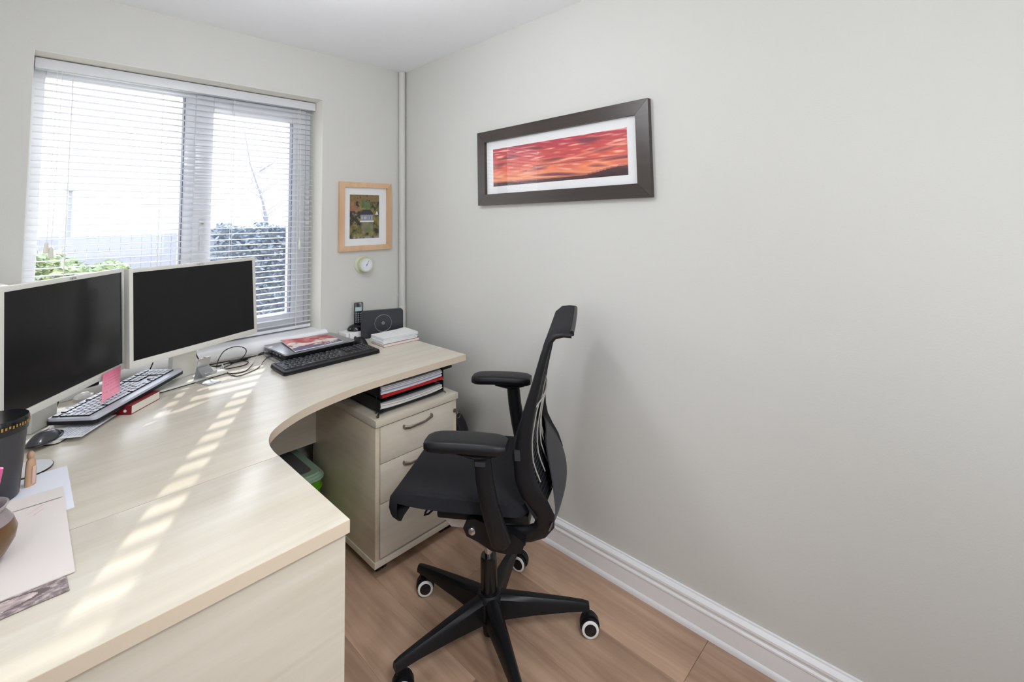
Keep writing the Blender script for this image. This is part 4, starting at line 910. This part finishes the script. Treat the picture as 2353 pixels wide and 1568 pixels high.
for k in range(11):
    dx, dy, aa = rnd.uniform(-.004,.004), rnd.uniform(-.003,.003), rnd.uniform(-.02,.02); zz = DZ+.0137+k*.0026
    cu = .0012*k
    Mx = Matrix.Translation((-.262+dx, -.322+dy, 0)) @ Matrix.Rotation(aa-.035, 4, 'Z')
    layers_.grid(8, 4, lambda u, v, zz=zz, cu=cu, k=k: tuple(Mx @ Vector((-.094+.188*u, -.060+.12*v, zz+cu*.5*max(0, (u-.6))**2*4*v))), thick=(0,0,.0022))
layers_.build('paper_stack', PAPER, label='loose stack of small white papers on the notebook in front of the router', cat='papers')

# ------------------------------------------------------------------ things on the walls
def rails(parent, w, h, fw, depth, material, flip):
    """four mitred rails; local x along the picture, z up, front towards -y"""
    for k in range(4):
        W_, Hh = w/2, h/2
        O = [(-W_,-Hh),(W_,-Hh),(W_,Hh),(-W_,Hh)]; I = [(-W_+fw,-Hh+fw),(W_-fw,-Hh+fw),(W_-fw,Hh-fw),(-W_+fw,Hh-fw)]
        a, b = k, (k+1) % 4
        quad = [O[a], O[b], I[b], I[a]]
        cx = sum(p[0] for p in quad)/4; cz = sum(p[1] for p in quad)/4
        quad = [(cx+(x_-cx)*.9985, cz+(z_-cz)*.9985) for x_, z_ in quad]
        vs = [(x_, 0, z_) for x_, z_ in quad]
        dd = [depth*.93, depth*.93, depth, depth]
        vs += [(x_, -d_, z_) for (x_, z_), d_ in zip(quad, dd)]
        MB().add(vs, [(0,1,2,3),(7,6,5,4),(0,4,5,1),(1,5,6,2),(2,6,7,3),(3,7,4,0)]).build('frame_rail', material, parent)
pf = thing('framed_picture', 'long dark brown framed red sunset panorama on the right wall', 'picture', (-.002, -1.135, 1.5645), -PI/2)
DB = wood('dark_brown_wood', (66, 56, 52), (48, 40, 38), 0, .35)
rails(pf, .908, .355, .052, .022, DB, 1)
pw, phh = .804, .251
MB().box(-pw/2, pw/2, -.006, -.001, -phh/2, phh/2).build('mount', mat('mount_board', (238, 238, 240), .8), pf)
def sunset(u, v):
    # u left to right, v bottom to top
    n1 = N(u*4-v*3, v*9+u*2, 1); n2 = N(u*9-v*8, v*22+u*4, 3); n3 = N(u*22, v*60, 5)
    sky = lerp((250, 170, 110), (238, 92, 58), v*1.7)
    sky = lerp(sky, (176, 40, 62), max(0, v*1.5-.45)+.6*n1)
    if n2 > .1: sky = lerp(sky, (252, 178, 150), (n2-.1)*2.2)
    if n1 < -.15: sky = lerp(sky, (112, 34, 52), (-.15-n1)*2.2)
    ray = abs((v-.30)-(u-.25)*.55)
    if ray < .04 and u > .3: sky = lerp(sky, (255, 190, 160), .5*(1-ray/.04))
    if abs(v-(.42+.0*u)) < .014 and u > .35: sky = lerp(sky, (128, 50, 56), .6)
    hill = .08+.05*N(u*5, 7)+.20*max(0, u-.72)*2.2
    hill += .05*max(0, .3-u)
    if v < hill: return lerp((96, 42, 46), (52, 30, 36), (hill-v)*9+n3)
    if v < hill+.03: sky = lerp(sky, (120, 52, 52), .5)
    return lerp(sky, (236, 190, 186), .14)
painted('print', 220, 64, lambda u, v: (-.3585+.717*u, -.0065, -.090+.177*v), sunset, pf)
MB().box(-pw/2, pw/2, -.0125, -.0110, -phh/2, phh/2).build('glass', glass_mat('picture_glass'), pf)
ps2 = thing('framed_picture', 'small light wood framed print of a house among autumn trees by the window', 'picture', (-.246, -.002, 1.349), 0)
LW = wood('beech_wood', (222, 186, 152), (204, 164, 128), 2, .4)
rails(ps2, .308, .370, .0275, .020, LW, 1)
MB().box(-.1265, .1265, -.005, -.001, -.158, .158).build('mount', MATS['mount_board'], ps2)
def housepic(u, v):
    n1 = N(u*6, v*8, 2)+.6*N(u*16, v*20, 6)+.4*N(u*40, v*44, 9)
    c = lerp((66, 74, 40), (150, 128, 66), .5+n1)
    if v > .55 and u < .33: c = lerp((128, 92, 66), (160, 118, 84), .5+n1)
    if v > .84: c = lerp((150, 104, 70), (112, 108, 60), .5+n1)
    if .38 < u < .68 and .70 < v < .88: c = lerp((106, 126, 82), (84, 102, 60), .5+n1)
    if u < .36 and .3 < v < .62 and n1 < .15: c = (42, 44, 46)
    if n1 < -.42: c = (30, 32, 30)
    if .36 < u < .78 and .54 < v < .66 and abs(u-.57) < .24-(v-.54)*.9: c = (44, 46, 56)
    if .36 < u < .78 and .40 < v < .54: 
        c = (142, 146, 158)
        for wx in (.44, .54, .70):
            if abs(u-wx) < .035 and .44 < v < .50: c = (226, 228, 232) if abs(u-wx) > .015 else (70, 72, 84)
    if .34 < u < .82 and .38 < v < .405: c = (232, 232, 230)
    if .86 < u < .98 and .54 < v < .62 and abs(u-.92) < .06-(v-.54)*.6: c = (216, 220, 226)
    if .42 < u < .78 and .12 < v < .38: 
        c = lerp((110, 106, 92), (140, 130, 104), .5+n1)
        if abs(u-.62) < .12-(v-.1)*.25 and v < .32: c = lerp((104, 118, 74), (120, 130, 84), .5+n1)
    if v < .04: c = lerp((60, 60, 66), (150, 150, 156), .5+n1)
    return c
painted('print', 70, 96, lambda u, v: (-.093+.175*u, -.0055, -.120+.238*v), housepic, ps2)
MB().box(-.1265, .1265, -.0115, -.0105, -.158, .158).build('glass', glass_mat('picture_glass'), ps2)
ba = thing('wall_barometer', 'round pale green barometer with white dial on the window wall', 'barometer', (-.260, 0, 1.0885))
SAGE = mat('sage_enamel', (206, 211, 184), .35)
BMx = TR(0, 0, 0, PI/2)
MB().lathe([(.048,.0005),(.048,.006),(.044,.009),(.036,.011)], 40, M=BMx).build('back_plate', SAGE, ba)
MB().lathe([(.036,.011),(.0375,.03),(.0395,.033),(.0405,.042),(.038,.0475),(.0335,.048)], 40, M=BMx).build('case', SAGE, ba)
MB().lathe([(.031,.0482),(.031,.0486)], 40, M=BMx).build('dial', mat('dial_white', (226, 230, 236), .4), ba)
q = MB()
for k in range(24):
    a = math.radians(225-k*11.7); q.box(-.0003, .0003, .0235, .0265, .0487, .0489, M=BMx @ Matrix.Rotation(a-PI/2, 4, 'Z'))
q.build('dial_marks', DKGREY, ba)
q = MB(); q.box(-.0007, .0007, -.010, .024, .0495, .0501, M=BMx @ Matrix.Rotation(math.radians(-28), 4, 'Z')).lathe([(.0022,.0488),(.0022,.0512)], 12, M=BMx); q.build('needle', BLACK, ba)
